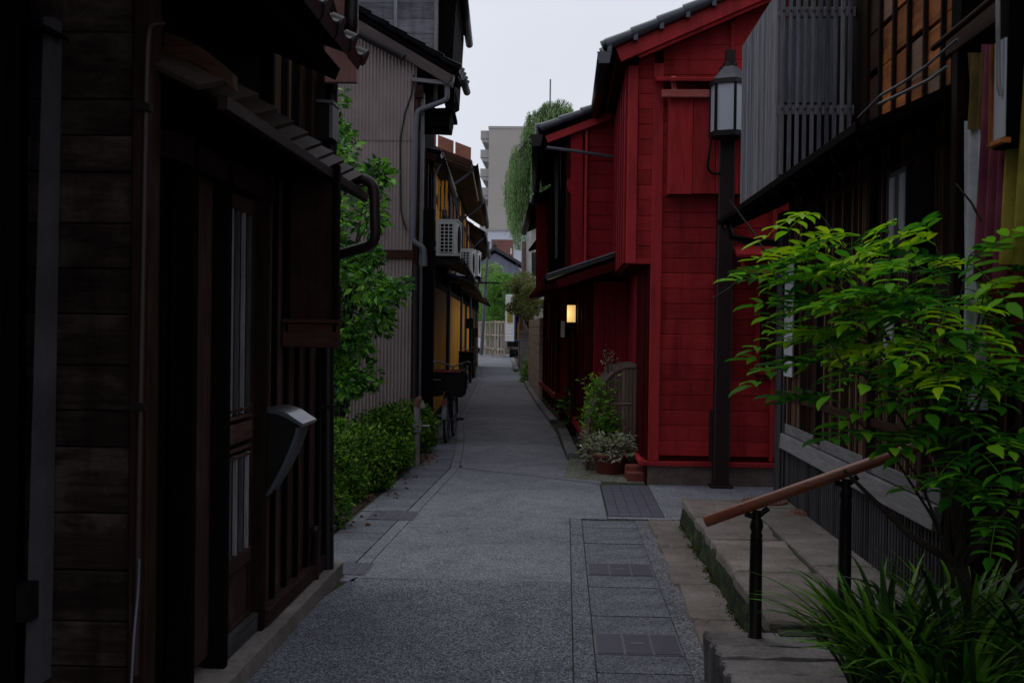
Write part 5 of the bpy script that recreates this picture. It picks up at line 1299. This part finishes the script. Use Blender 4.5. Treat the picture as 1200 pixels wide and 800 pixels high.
# box sign beside the curtain
t = thing('box_sign', (1.5, 4.1, 2.2), 'hanging box sign with pale face and orange wood frame', 'sign')
sx = 1.5; bY = onx(1177, 100, sx).y; bF = onx(1161, 100, sx).y - bY; zb0 = onx(1176, 166, sx).z; zb1 = onx(1176, -60, sx).z
mb = MB(); mb.box((sx + .012, bY, zb0 - .01), (sx + .42, bY + bF, zb1)); mb.build('box', 'wood_black', t)
mb = MB(); mb.box((sx + .004, bY + .012, zb0 + .02), (sx + .014, bY + bF - .02, zb0 + .36)); mb.build('face', 'panel_grey', t)
piece('frame_stile', t, 'wood_orange', (sx + .008, bY + bF - .008, zb0 + .18), Z, -X, .36, .018, .03)
piece('frame_rail', t, 'wood_orange', (sx + .008, bY + bF / 2, zb0 + .006), Y, -X, bF + .01, .018, .03)
pipe(t, 'pipe_white', [onx(1169, -60, sx - .01), onx(1170, 100, sx - .01), onx(1173, 112, sx)], .008, 'conduit')
mb = MB(); mb.box((sx + .2, bY + .04, zb1 - .2), (1.84, bY + .10, zb1 - .1)); mb.build('bracket', 'black_metal', t)

# ================================================================== HANDRAIL
t = thing('handrail', (1.1, 5.1, .21), 'reddish wooden handrail on slim black posts beside the stone steps', 'handrail')
HYr = 5.08
r0, r1 = ony(826, 611, HYr), ony(1105, 512, HYr)
mb = MB(); d = (r1 - r0)
mb.tube([r0 - d * .002, r0 + d * .006, r1], [.020, .0255, .0255], 14); rail = mb.build('rail', 'rail_wood', t)
for px, zb in ((886, .20), (990, .37)):
    s_ = (px - 826) / (1105 - 826); top = r0 + d * s_
    x = ony(px, 650, HYr).x
    mb = MB(); mb.lathe([(.036, 0), (.036, .012), (.030, .016), (.027, top.z - zb - .16), (.029, top.z - zb - .155)], (x, HYr, zb), 14); ps = mb.build('post', 'black_metal', t)
    mb = MB(); mb.lathe([(.022, 0), (.028, .02), (.022, .035), (.03, .06), (.026, .085), (.017, .10), (.02, .13)], (x, HYr, top.z - .16), 14); mb.build('finial', 'black_metal', ps)
    mb = MB(); mb.tube([(x - .05, HYr, top.z - .045), (x, HYr, top.z - .06), (x + .05, HYr, top.z - .018)], .013, 8); mb.build('bracket', 'black_metal', ps)

# ================================================================== FOREGROUND TREE WITH PINNATE LEAVES
def pinnate(seed, mat, pairs, L, ll):
    """one compound leaf along +x, arched, with drooping pointed leaflets"""
    rg = random.Random(seed); mb = MB(); arch = rg.uniform(.10, .28)
    ax = lambda s: V((L * s, 0, L * (arch * s - arch * 1.9 * s * s)))
    mb.tube([ax(k / 6) for k in range(7)], [.0028, .0026, .0024, .002, .0017, .0014, .001], 4, False)
    def leaflet(p, d, ln_):
        d = d.normalized(); s_ = d.cross(Z).normalized(); nn = s_.cross(d); wv = ln_ * rg.uniform(.36, .44); dr = rg.uniform(.03, .18) * ln_
        q = [(0, 0, 0), (.22, .42, .06), (.55, .5, .03), (.82, .26, -.35), (1.0, 0, -1.0)]
        cen = [p + d * ln_ * a + nn * (dr * c * .9) for a, b_, c in q]
        Lf = [p + d * ln_ * a + s_ * wv * b_ + nn * (dr * c * .9 + wv * .14 * (b_ > 0)) for a, b_, c in q]
        Rg = [p + d * ln_ * a - s_ * wv * b_ + nn * (dr * c * .9 + wv * .14 * (b_ > 0)) for a, b_, c in q]
        vs = cen + Lf[1:4] + Rg[1:4]                       # 0-4 centre, 5-7 left, 8-10 right
        mb.add(vs, [(0, 1, 5), (1, 2, 6, 5), (2, 3, 7, 6), (3, 4, 7), (0, 8, 1), (1, 8, 9, 2), (2, 9, 10, 3), (3, 10, 4)], True)
    for k in range(pairs):
        s_ = .26 + .68 * k / max(1, pairs - 1); p = ax(s_)
        for sd in (-1, 1):
            d = V((math.cos(R(62)) , sd * math.sin(R(62)), rg.uniform(-.15, .06)))
            leaflet(p, d, ll * rg.uniform(.85, 1.1) * (1 - .25 * abs(s_ - .55)))
    leaflet(ax(1), V((1, 0, -.25)), ll * 1.1)
    return mb.mesh('compound_leaf', mat)
LEAVES = [pinnate(i, 'leaf_fore', 4 + i % 3, .23 + .02 * (i % 4), .088) for i in range(7)]
LIME = [pinnate(20 + i, 'leaf_lime', 4 + i % 2, .21, .08) for i in range(3)]
tb = V((1.50, 4.25, .29))
t = thing('pinnate_leaf_tree', tb, 'young tree with arching pinnate green leaves beside the stone steps', 'tree')
rg = random.Random(77)
# branch ends read off the photograph (pixel, depth), leaf count, lime share
tips = [(905, 245, 4.3, 3, .5), (960, 270, 4.2, 4, .15), (1010, 255, 4.3, 4, .15), (1060, 270, 4.2, 4, .05), (880, 300, 4.4, 3, .2), (930, 305, 4.2, 4, .1),
        (1000, 300, 4.0, 5, .05), (1060, 315, 4.1, 4, 0), (865, 325, 4.4, 2, .1), (910, 350, 4.3, 4, .1), (960, 345, 4.1, 4, .1), (1020, 350, 4.0, 5, .05),
        (890, 390, 4.4, 3, .05), (940, 395, 4.2, 4, .35), (1075, 365, 3.9, 4, .6), (1050, 400, 3.9, 4, .7), (1130, 345, 4.2, 4, .3), (1110, 300, 4.2, 4, 0), (1165, 305, 4.3, 4, 0),
        (900, 425, 4.3, 3, 0), (960, 430, 4.1, 4, .2), (1020, 440, 4.0, 4, .1), (1075, 440, 3.9, 4, .2), (930, 470, 4.3, 3, 0), (985, 470, 4.1, 4, 0), (1050, 480, 4.0, 4, 0),
        (1000, 510, 4.0, 3, 0), (1120, 400, 4.1, 4, .05), (1170, 380, 4.1, 5, .05), (1190, 330, 4.2, 4, 0), (1120, 450, 4.0, 5, 0), (1170, 440, 4.0, 5, 0), (1195, 480, 4.0, 5, 0),
        (1090, 500, 4.0, 4, 0), (1150, 510, 3.9, 5, 0), (1035, 545, 4.0, 3, 0), (1010, 560, 3.9, 3, 0), (1090, 560, 3.9, 4, 0), (1160, 570, 3.9, 5, 0), (1190, 540, 3.9, 4, 0), (1120, 530, 3.9, 4, 0),
        (1200, 420, 4.2, 5, 0), (1220, 360, 4.2, 5, 0), (1230, 480, 4.0, 5, 0), (1210, 570, 3.9, 4, 0), (1150, 610, 3.9, 4, 0), (1200, 620, 3.8, 4, 0), (1040, 590, 4.0, 2, 0)]
wood_b = MB()
fork = tb + V((-.05, -.02, .42)); top = tb + V((-.10, -.05, .85))
wood_b.tube([tb - Z * .05, tb + V((.01, 0, .2)), fork, top, tb + V((-.06, -.06, 1.25))], [.030, .027, .024, .018, .009], 8)
wood_b.tube([fork, fork + V((.18, -.06, .25)), fork + V((.34, -.08, .6))], [.018, .013, .006], 7)
wood_b.tube([fork, fork + V((-.2, -.04, .12)), fork + V((-.42, .02, .34))], [.018, .012, .006], 7)
for px, py, yy, nl, lime in tips:
    lime = min(.85, lime * 1.6 + (.22 if py < 400 else 0))
    px = px + max(0, 62 * (1 - (px - 865) / 420)); py = py + (6 if py < 300 else 0)
    if py > 455 and px < 1100 and rg.random() < .5: continue
    e = ony(px, py, yy); st = top if e.z > 1.35 else fork
    st = st + V((rg.uniform(-.05, .05), rg.uniform(-.05, .05), rg.uniform(-.1, .15)))
    mid = st.lerp(e, .55) + V((0, 0, .06 + .05 * rg.random())); q = [st, st.lerp(mid, .5) + Z * .03, mid, e]
    wood_b.tube(q, [.007, .006, .0045, .002], 5)
    out = (e - st); out.z *= .3; out.normalize()
    for k in range(int(nl * (1.5 if py < 400 else .85 if py < 470 else .55)) + 1):
        s_ = 1.0 if k < 2 else rg.uniform(.5, .98); p = mid.lerp(e, max(0, (s_ - .55) / .45)) if s_ > .55 else st.lerp(mid, s_ / .55)
        ang = rg.uniform(-1.25, 1.25); d = V((out.x * math.cos(ang) - out.y * math.sin(ang), out.x * math.sin(ang) + out.y * math.cos(ang), rg.uniform(-.18, .22)))
        d.normalize(); sd = V((-d.y, d.x, 0)).normalized(); nn = d.cross(sd); roll = rg.uniform(-.3, .45)
        sd, nn = sd * math.cos(roll) + nn * math.sin(roll), nn * math.cos(roll) - sd * math.sin(roll)
        m = M4((d, sd, nn)).transposed().to_4x4() @ M4.Scale(rg.uniform(.75, 1.15), 4); m.translation = p
        link('compound_leaf', rg.choice(LIME) if rg.random() < lime else rg.choice(LEAVES), m, t)
for a_, b_ in (((1150, 260, 4.3), (1120, 215, 4.3)), ((1000, 460, 3.95), (970, 395, 3.9)), ((905, 310, 4.5), (855, 235, 4.6)), ((870, 325, 4.5), (835, 350, 4.6))):
    wood_b.tube([ony(*a_), (ony(*a_) + ony(*b_)) / 2 + X * .01, ony(*b_)], [.005, .0045, .003], 5)
wood_b.build('trunk', 'bark', t)

# ================================================================== GRASS CLUMPS (long arching blades)
def blade(seed):
    rg = random.Random(seed); L = rg.uniform(.36, .56); n = 8; vs = []; lean = rg.uniform(.25, 1.0); drop = rg.uniform(.5, 1.4); wd = rg.uniform(.008, .012)
    x = z = 0; th = math.pi/2 - lean * .5
    for k in range(n + 1):
        s_ = k / n; w_ = wd * (1 - s_ ** 3) * (.6 + .6 * min(1, s_ * 4)) + .0004
        vs += [(x, -w_, z + w_ * .3), (x, 0, z), (x, w_, z + w_ * .3)]
        th -= drop / n * (.5 + 1.4 * s_); x += math.cos(th) * L / n; z += math.sin(th) * L / n
    mb = MB(); mb.add(vs, [(3*k+j, 3*k+j+1, 3*k+j+4, 3*k+j+3) for k in range(n) for j in range(2)], True); return mb.mesh('blade', 'blade')
BL = [blade(i) for i in range(14)]
def clump(c, nb_, r, label, sc=1.0):
    t = thing('grass_clump', c, label, 'grass clump', 'long bladed grass in the planting bed'); rg = random.Random(int(c[0] * 1000))
    for k in range(nb_):
        a = rg.uniform(0, 2*math.pi); q = r * math.sqrt(rg.random())
        m = M4.Translation((c[0] + q*math.cos(a), c[1] + q*math.sin(a), c[2] - .01)) @ M4.Rotation(a + rg.uniform(-.7, .7), 4, 'Z') @ M4.Rotation(rg.uniform(-.15, .25), 4, 'X') @ M4.Scale(sc * rg.uniform(.65, 1.2), 4)
        link('blade', rg.choice(BL), m, t)
clump((1.20, 4.22, .28), 280, .15, 'dense arching grass clump hanging over the stone step')
clump((1.52, 4.38, .30), 150, .12, 'upright grass clump against the upper step', 1.05)
clump((1.28, 3.80, .28), 290, .17, 'drooping grass clump at the front of the bed')
clump((1.72, 4.0, .30), 150, .14, 'dark grass clump around the foot of the young tree')

# ================================================================== FAR END OF THE LANE
# bamboo fence
fA, fB = onz(558.5, 413, 0), onz(591, 419, 0)
t = thing('paling_fence', (fA + fB) / 2, 'pale curved paling fence closing the far end of the lane', 'fence')
n = 12; ctr = []
for k in range(n):
    s_ = k / (n - 1); p = fA.lerp(fB, s_); p.y -= 2.0 * math.sin(math.pi * s_) * .5; ctr.append(p)
    h = 1.95 + .05 * math.sin(k)
    piece('paling', t, 'fence_wood', p + Z * h / 2, Z, -Y, h, .112, .04)
for z in (.42, 1.18, 1.9):
    for a, b_ in zip(ctr, ctr[1:]): piece('rail', t, 'fence_wood', (a + b_)/2 + V((0, .05, z)), b_ - a, -Y, (b_ - a).length + .02, .07, .05)
for k in range(0, n, 2): piece('foot_block', t, 'fence_wood', ctr[k] + V((0, -.06, .45)), Z, -Y, .14, .16, .05)
# delivery truck seen from behind
ty = 60.5; a = ony(592.5, 345, ty); c_ = ony(617, 400, ty)
t = thing('box_truck', ((a.x + c_.x)/2 + .5, ty + 2, 0), 'white box truck with open ribbed rear door at lane end', 'truck')
x0 = a.x; xm = ony(603, 345, ty).x; x1 = xm + 1.75; zt = a.z; zb = c_.z
mb = MB(); mb.box((xm, ty + .2, zb), (xm + .06, ty + 4.5, zt)); mb.box((x1 - .06, ty + .2, zb), (x1, ty + 4.5, zt)); mb.box((xm + .06, ty + .2, zt - .08), (x1 - .06, ty + 4.5, zt)); mb.box((xm + .06, ty + .2, zb), (x1 - .06, ty + 4.5, zb + .08)); mb.box((xm + .06, ty + 4.4, zb + .08), (x1 - .06, ty + 4.5, zt - .08)); mb.build('cargo_box', 'blue_paint', t)
dr = MB(); dr.box((x0, ty, zb), (xm, ty + .05, zt)); door = dr.build('rear_door', 'white_metal', t)
nr = 14
for k in range(nr): piece('rib', door, 'orange_box' if 0 else 'white_metal', ((x0 + xm)/2, ty - .012, zb + (k + .5) * (zt - zb)/nr), X, -Y, xm - x0 - .03, (zt - zb)/nr * .62, .03)
p, q = ony(594.5, 378, ty), ony(601, 366, ty); mb = MB(); mb.box((p.x, ty - .05, p.z), (q.x, ty - .03, q.z)); mb.build('yellow_panel', 'noren_yellow', door)
p, q = ony(605, 394, ty), ony(609, 378, ty); mb = MB(); mb.box((p.x, ty + 1, zb + .08), (q.x + .3, ty + 1.8, q.z)); mb.build('cargo', 'orange_box', t)
mb = MB(); mb.box((x0 + .1, ty + .3, zb - .3), (x1 - .1, ty + 4.4, zb - .02)); mb.build('chassis', 'black_metal', t)
for xx in (x0 + .35, x1 - .25):
    for yy in (ty + 1.1, ty + 5.3): mb = MB(); mb.tube([(xx - .14, yy, .38), (xx + .14, yy, .38)], .38, 20); wh = mb.build('wheel', 'rubber', t); mb = MB(); mb.tube([(xx - .15, yy, .38), (xx + .15, yy, .38)], .19, 14); mb.build('hub', 'grey_metal', wh)
mb = MB(); mb.prism([(xm - .1, ty + 4.6, .5), (xm - .1, ty + 6.2, .5), (xm - .1, ty + 6.2, 1.2), (xm - .1, ty + 5.9, 2.1), (xm - .1, ty + 4.6, 2.2)], (1.9, 0, 0)); mb.build('cab', 'white_metal', t)
mb = MB(); mb.box((x0 + .1, ty + .1, zb - .42), (x1 - .1, ty + .22, zb - .3)); bp = mb.build('bumper', 'grey_metal', t)
for xx in (x0 + .2, x1 - .35): mb = MB(); mb.box((xx, ty + .07, zb - .40), (xx + .18, ty + .10, zb - .32)); mb.build('tail_light', 'red_plastic', bp)

# right side beyond the red houses: block wall, stone pillar, posts, plants
t = thing('block_wall', onz(631, 455, 0), 'grey concrete block wall between the red house and pillar', 'wall')
a, b_ = V((-.50, 25.2, 0)), V((-1.02, 33.5, 0)); u = (b_ - a).normalized(); nn = V((-u.y, u.x, 0)); L = (b_ - a).length
mb = MB(); mb.prism([a - nn * .02, b_ - nn * .02, b_ - nn * .14, a - nn * .14], (0, 0, 1.8)); mb.build('core', 'joint', t)
for j in range(9):
    for i in range(int(L / .4) - 1): piece('block', t, 'concrete', a + u * (i * .4 + .2 + (.0)) - nn * .02 + Z * (j * .2 + .1), u, nn, .388, .188, .06)
    piece('block', t, 'concrete', a + V((.10, -.05, j * .2 + .1)), X, -Y, .24, .188, .08)
t = thing('stone_pillar', onz(617, 432, 0), 'squat rough stone gate pillar by the far kerb', 'pillar')
a = onz(618, 432, 0)
for k in range(5): rough_slab('stone', [(a.x - .3, a.y), (a.x + .35, a.y), (a.x + .35, a.y + .6), (a.x - .3, a.y + .6)], k * .27, k * .27 + .26, 'granite', t, .03, rs, 3)
rough_slab('cap', [(a.x - .34, a.y - .04), (a.x + .39, a.y - .04), (a.x + .39, a.y + .64), (a.x - .34, a.y + .64)], 1.36, 1.5, 'granite', t, .02, rs, 3)
t = thing('leafy_plant', onz(620, 447, 0), 'bright green weeds at the foot of the block wall', 'plant'); a = onz(620, 447, 0)
P, D = clump_points(rr, [(a.x, a.y, .3), (a.x + .1, a.y + .8, .45), (a.x - .05, a.y - .5, .18), (a.x + .1, a.y + .2, .6)], [(.18, .5, .3)] * 4, 220, .3)
P[:, 2] = np.maximum(P[:, 2], .03); vs, f = leaf_cloud(P, D, .13, .4, rng=rr); np_obj('foliage', vs, f, 'leaf_bright', t)
mb = MB(); [mb.tube([(a.x, a.y, 0), (a.x + .1 * math.sin(k), a.y + .3 * math.cos(k), .5)], .01, 5) for k in range(5)]; mb.build('stems', 'bark', t)
def pole(px, pyb, pyt, yy, r, mat, label, name='utility_pole', lean=0):
    a, b_ = ony(px, pyb, yy), ony(px + lean, pyt, yy); a.z = 0
    t = thing(name, a, label, 'pole'); mb = MB(); mb.tube([a, b_], [r, r * .8], 10); mb.build('shaft', mat, t); return t, a, b_
pole(610.5, 418, 362, 48, .11, 'wood_brown', 'short brown timber post beside the box truck')
pole(614, 420, 283, 52, .14, 'bamboo', 'tall brown wooden pole rising by the willow')
pole(620, 420, 270, 46, .12, 'concrete', 'pale concrete pole in front of the cream wall')
t_, a, b_ = pole(564, 415, 283, 66, .10, 'pipe_grey', 'dark leaning utility pole at the end of the ochre row', lean=8.5)
mb = MB(); mb.box((a.x - .5, 65.8, 4.1), (a.x + 1.0, 65.9, 4.2)); mb.tube([(a.x - .35, 65.7, 4.2), (a.x - .35, 65.7, 4.9)], .2, 10); mb.build('cross_arm', 'black_metal', t_)
t = thing('cream_house', (-.4, 44, 0), 'cream rendered house front half hidden behind the red houses', 'house')
a, c_ = ony(618, 440, 47), ony(660, 262, 47)
mb = MB(); mb.box((a.x, 47, 0), (3.5, 52, c_.z)); mb.build('wall', 'beige_wall', t)
w_ = piece('window', t, 'doorglass', ony(625.5, 310, 46.97), Z, -Y, .9, .3, .05); piece('eave', t, 'tile', (a.x + 1.6, 46.8, c_.z + .05), X, Z, 3.6, .7, .12)
piece('window_frame', w_, 'wood_brown', ony(625.5, 310, 46.95) + Z * .48, X, -Y, .36, .06, .06)
# timber yard fence under the cream house
t = thing('timber_lean_to', onz(614, 428, 0), 'dark timber lean-to with beams below the maple branches', 'shed')
mb = MB(); mb.box((-.55, 37, 0), (1.8, 41.5, 2.3)); mb.build('wall', 'wood_dark', t)
for z in (1.5, 1.8, 2.1): piece('beam', t, 'wood_grey', (.1, 36.9, z), X, -Y, 1.6, .07, .08)
slab('roof', t, 'tile', (-.75, 36.7, 2.30), (0, 5, 0), (3, 0, .6), .06)

# trees at the end of the lane
def tree(name, base, blobs, n, size, mat, label, trunk_r=.12, asp=.5, cat='tree', droop=0.0):
    t = thing(name, base, label, cat); cs = [b_[:3] for b_ in blobs]; rad = [b_[3] for b_ in blobs]
    P, D = clump_points(rr, cs, rad, n // len(blobs), .4); D[:, 2] -= droop
    vs, f = leaf_cloud(P, D, size, asp, rng=rr); np_obj('crown', vs, f, mat, t)
    mb = MB(); b_ = V(base); top = V((sum(c[0] for c in cs)/len(cs), sum(c[1] for c in cs)/len(cs), max(c[2] for c in cs) * .8))
    mb.tube([b_, b_.lerp(top, .4) + X * .1, top], [trunk_r, trunk_r * .75, trunk_r * .3], 8)
    for c in cs[::2]: mb.tube([b_.lerp(top, .45), b_.lerp(top, .6).lerp(V(c), .6) + Z * .1, c], [trunk_r * .45, trunk_r * .25, trunk_r * .08], 5)
    mb.build('trunk', 'bark', t); return t
def blobs(px0, px1, py0, py1, yr, n, r):
    o = []
    for _ in range(n):
        yy = rr.uniform(*yr); p = ony(rr.uniform(px0, px1), rr.uniform(py0, py1), yy); q = r * rr.uniform(.6, 1.2); o.append((p.x, p.y, p.z, (q, q, q * .6)))
    return o
a = ony(584, 420, 73); tree('garden_tree', (a.x, 73, 0), blobs(570, 603, 325, 395, (70, 76), 34, .75), 13000, .16, 'leaf_bright', 'bright green garden tree behind the paling fence')
a = ony(572, 420, 78); tree('conifer_tree', (a.x, 78, 0), blobs(565, 577, 312, 380, (77, 80), 12, .7), 5000, .2, 'leaf_willow', 'paler green tree beside the leaning utility pole')
a = ony(622, 420, 45); tree('maple_tree', (-.9, 44.5, 0), blobs(600, 634, 326, 366, (43, 46), 22, .42), 7000, .11, 'leaf_maple', 'yellowish maple branches over the truck and timber lean-to')
# weeping willow: hanging strands of narrow leaves
wy = 56.0; wbase = V((ony(640, 415, wy).x, wy, 0))
t = thing('willow_tree', wbase, 'tall weeping willow hanging behind the shaded red roofs', 'tree')
P, D, S = [], [], []; mb = MB(); topc = ony(641, 140, wy)
mb.tube([wbase, wbase + V((.1, 0, 4)), topc - Z * 1.5, topc + Z * .2], [.28, .22, .12, .05], 10)
sil = lambda px: np.interp(px, [590, 600, 612, 618, 626, 640, 655, 668, 680, 700], [215, 170, 152, 130, 128, 118, 113, 118, 150, 190])
for k in range(1250):
    if k % 12 == 0: cpx, cd = rr.uniform(592, 692), rr.uniform(-1.9, 1.9)
    px = cpx + rr.normal(0, 2.6); d_ = cd + rr.normal(0, .25); yt = sil(px) + abs(d_) * 6 + (rr.random() ** 2.3) * 95
    if px < 611 and yt < 168: yt = 168 + rr.random() * 30
    if px < 612 and k % 5 < 3: continue
    st = ony(px, yt, wy + d_); ln_ = rr.uniform(1.4, 4.2) ; zend = max(st.z - ln_, ony(px, 292 - max(0, 604 - px) * 4.5, wy + d_).z)
    hub = topc + V((rr.normal(0, .3), d_ * .3, rr.uniform(-2.4, .0)))
    if k % 4 == 0: mb.tube([hub, (hub + st)/2 + Z * .35, st], [.05, .03, .01], 4, False)
    m = int(max(3, (st.z - zend) / .045)); sway = rr.normal(0, .05, 2)
    mb.tube([st, V((st.x + sway[0], st.y + sway[1], zend))], .006, 3, False)
    for j in range(m):
        s_ = j / m; P.append((st.x + sway[0]*s_ + rr.normal(0, .05), st.y + sway[1]*s_ + rr.normal(0, .05), st.z + (zend - st.z)*s_)); D.append((rr.normal(0, .45), rr.normal(0, .45), -1))
vs, f = leaf_cloud(np.array(P), np.array(D), .17, .2, rng=rr); np_obj('crown', vs, f, 'leaf_willow', t); mb.build('trunk', 'bark', t)

# buildings closing the view
by = 178.0
t = thing('apartment_block', (ony(620, 415, by).x, by, 0), 'tall beige apartment block with stacked end balconies', 'building')
a, c_ = ony(571.5, 280, by), ony(690, 151, by)
mb = MB(); mb.box((a.x, by, 0), (c_.x, by + 25, a.z * 0 + ony(571.5, 151, by).z)); mb.build('wall', 'beige_wall', t)
ztop = ony(571.5, 151, by).z; mb = MB(); mb.box((a.x - .1, by - .1, ztop), (c_.x, by + 25, ztop + .4)); mb.build('parapet', 'balcony_wall', t)
x0 = ony(562.5, 200, by).x
for k in range(9):
    zb_ = ztop - .2 - k * 2.93
    mb = MB(); mb.prism([(x0, by + .5, zb_), (a.x, by + .5, zb_), (a.x, by + .5, zb_ - 1.9), (x0 + .35, by + .5, zb_ - 1.75), (x0, by + .5, zb_ - 1.25)], (0, 20, 0)); bl = mb.build('balcony', 'balcony_wall', t)
    mb = MB(); mb.box((x0 - .02, by + .45, zb_ - 1.32), (a.x, by + .49, zb_ - 1.24)); mb.build('balcony_joint', 'grey_metal', bl)
by = 120.0
t = thing('white_building', (ony(600, 415, by).x, by, 0), 'pale bluish white building with a large brown panel', 'building')
a, c_ = ony(570, 415, by), ony(640, 271, by); mb = MB(); mb.box((a.x, by, 0), (c_.x, by + 12, c_.z)); mb.build('wall', 'white_wall', t)
mb = MB(); mb.box((a.x - .1, by - .15, c_.z), (c_.x, by + 12, c_.z + .25)); mb.build('coping', 'balcony_wall', t)
p, q = ony(575.5, 330, by), ony(601.5, 281, by); mb = MB(); mb.box((p.x, by - .12, p.z), (q.x, by - .02, q.z)); pn = mb.build('brown_panel', 'brown_panel', t)
p, q = ony(598, 298, by), ony(600, 291, by); mb = MB(); mb.box((p.x, by - .2, p.z), (q.x, by - .13, q.z)); mb.build('window', 'paper', pn)
by = 92.0
t = thing('slate_house', (ony(592, 415, by).x, by, 0), 'slate blue gabled house with dark tiled roof beyond the fence', 'house')
pk = ony(580, 293, by); e1 = ony(612, 312, by); e0 = V((2*pk.x - e1.x, by, e1.z))
mb = MB(); mb.prism([(e0.x + .3, by, 0), (e1.x - .3, by, 0), (e1.x - .3, by, e1.z - .1), (pk.x, by, pk.z - .25), (e0.x + .3, by, e0.z - .1)], (0, 9, 0)); cr = mb.build('wall', 'slate_wall', t)
for a_, b_ in ((e0, pk), (pk, e1)):
    for yo in (0,): mb = MB(); mb.prism([a_, b_, b_ + Z * .26, a_ + Z * .26], (0, 9.5, 0)); rf = mb.build('roof', 'tile', t); rf.location.y -= .4
for k in range(7): piece('batten', cr, 'slate_wall', (pk.x - 1.8 + k * .6, by - .03, e1.z - 1.5), Z, -Y, 3.6, .06, .05)
mb = MB(); mb.lathe([(.1, 0), (.22, .1), (.1, .35), (.05, .6)], (pk.x, by - .2, pk.z + .2), 10); mb.build('ridge_end', 'tile', t)
# roof antenna
a = ony(644.5, 130, 70); t = thing('antenna_mast', (a.x, 70, 0), 'thin antenna mast above the willow', 'antenna'); mb = MB(); mb.tube([(a.x, 70, 0), (a.x, 70, ony(644.5, 93, 70).z)], .045, 6); mb.build('mast', 'grey_metal', t)
# parked white car just visible past the fence
a = onz(557, 412, 0)
t = thing('parked_car', (a.x - .8, 69, 0), 'white parked car glimpsed past the paling fence', 'car')
cx, cy = ony(556, 400, 70).x, 70.0
mb = MB(); pf = [(0, .35), (0, .85), (.25, .95), (.8, 1.45), (2.2, 1.5), (2.8, 1.0), (3.5, .85), (3.55, .35)]
mb.prism([(cx - 2.9 + a_, cy, z_) for a_, z_ in pf], (0, 1.55, 0)); mb.build('body', 'white_metal', t)
mb = MB(); mb.prism([(cx - 2.9 + a_, cy - .01, z_) for a_, z_ in ((.45, 1.0), (.9, 1.4), (2.1, 1.43), (2.55, 1.0))], (0, .02, 0)); mb.build('side_window', 'doorglass', t)
for a_ in (.7, 2.85):
    for dy in (.08, 1.47): mb = MB(); mb.tube([(cx - 2.9 + a_, cy + dy - .1, .31), (cx - 2.9 + a_, cy + dy + .1, .31)], .31, 18); mb.build('wheel', 'rubber', t)
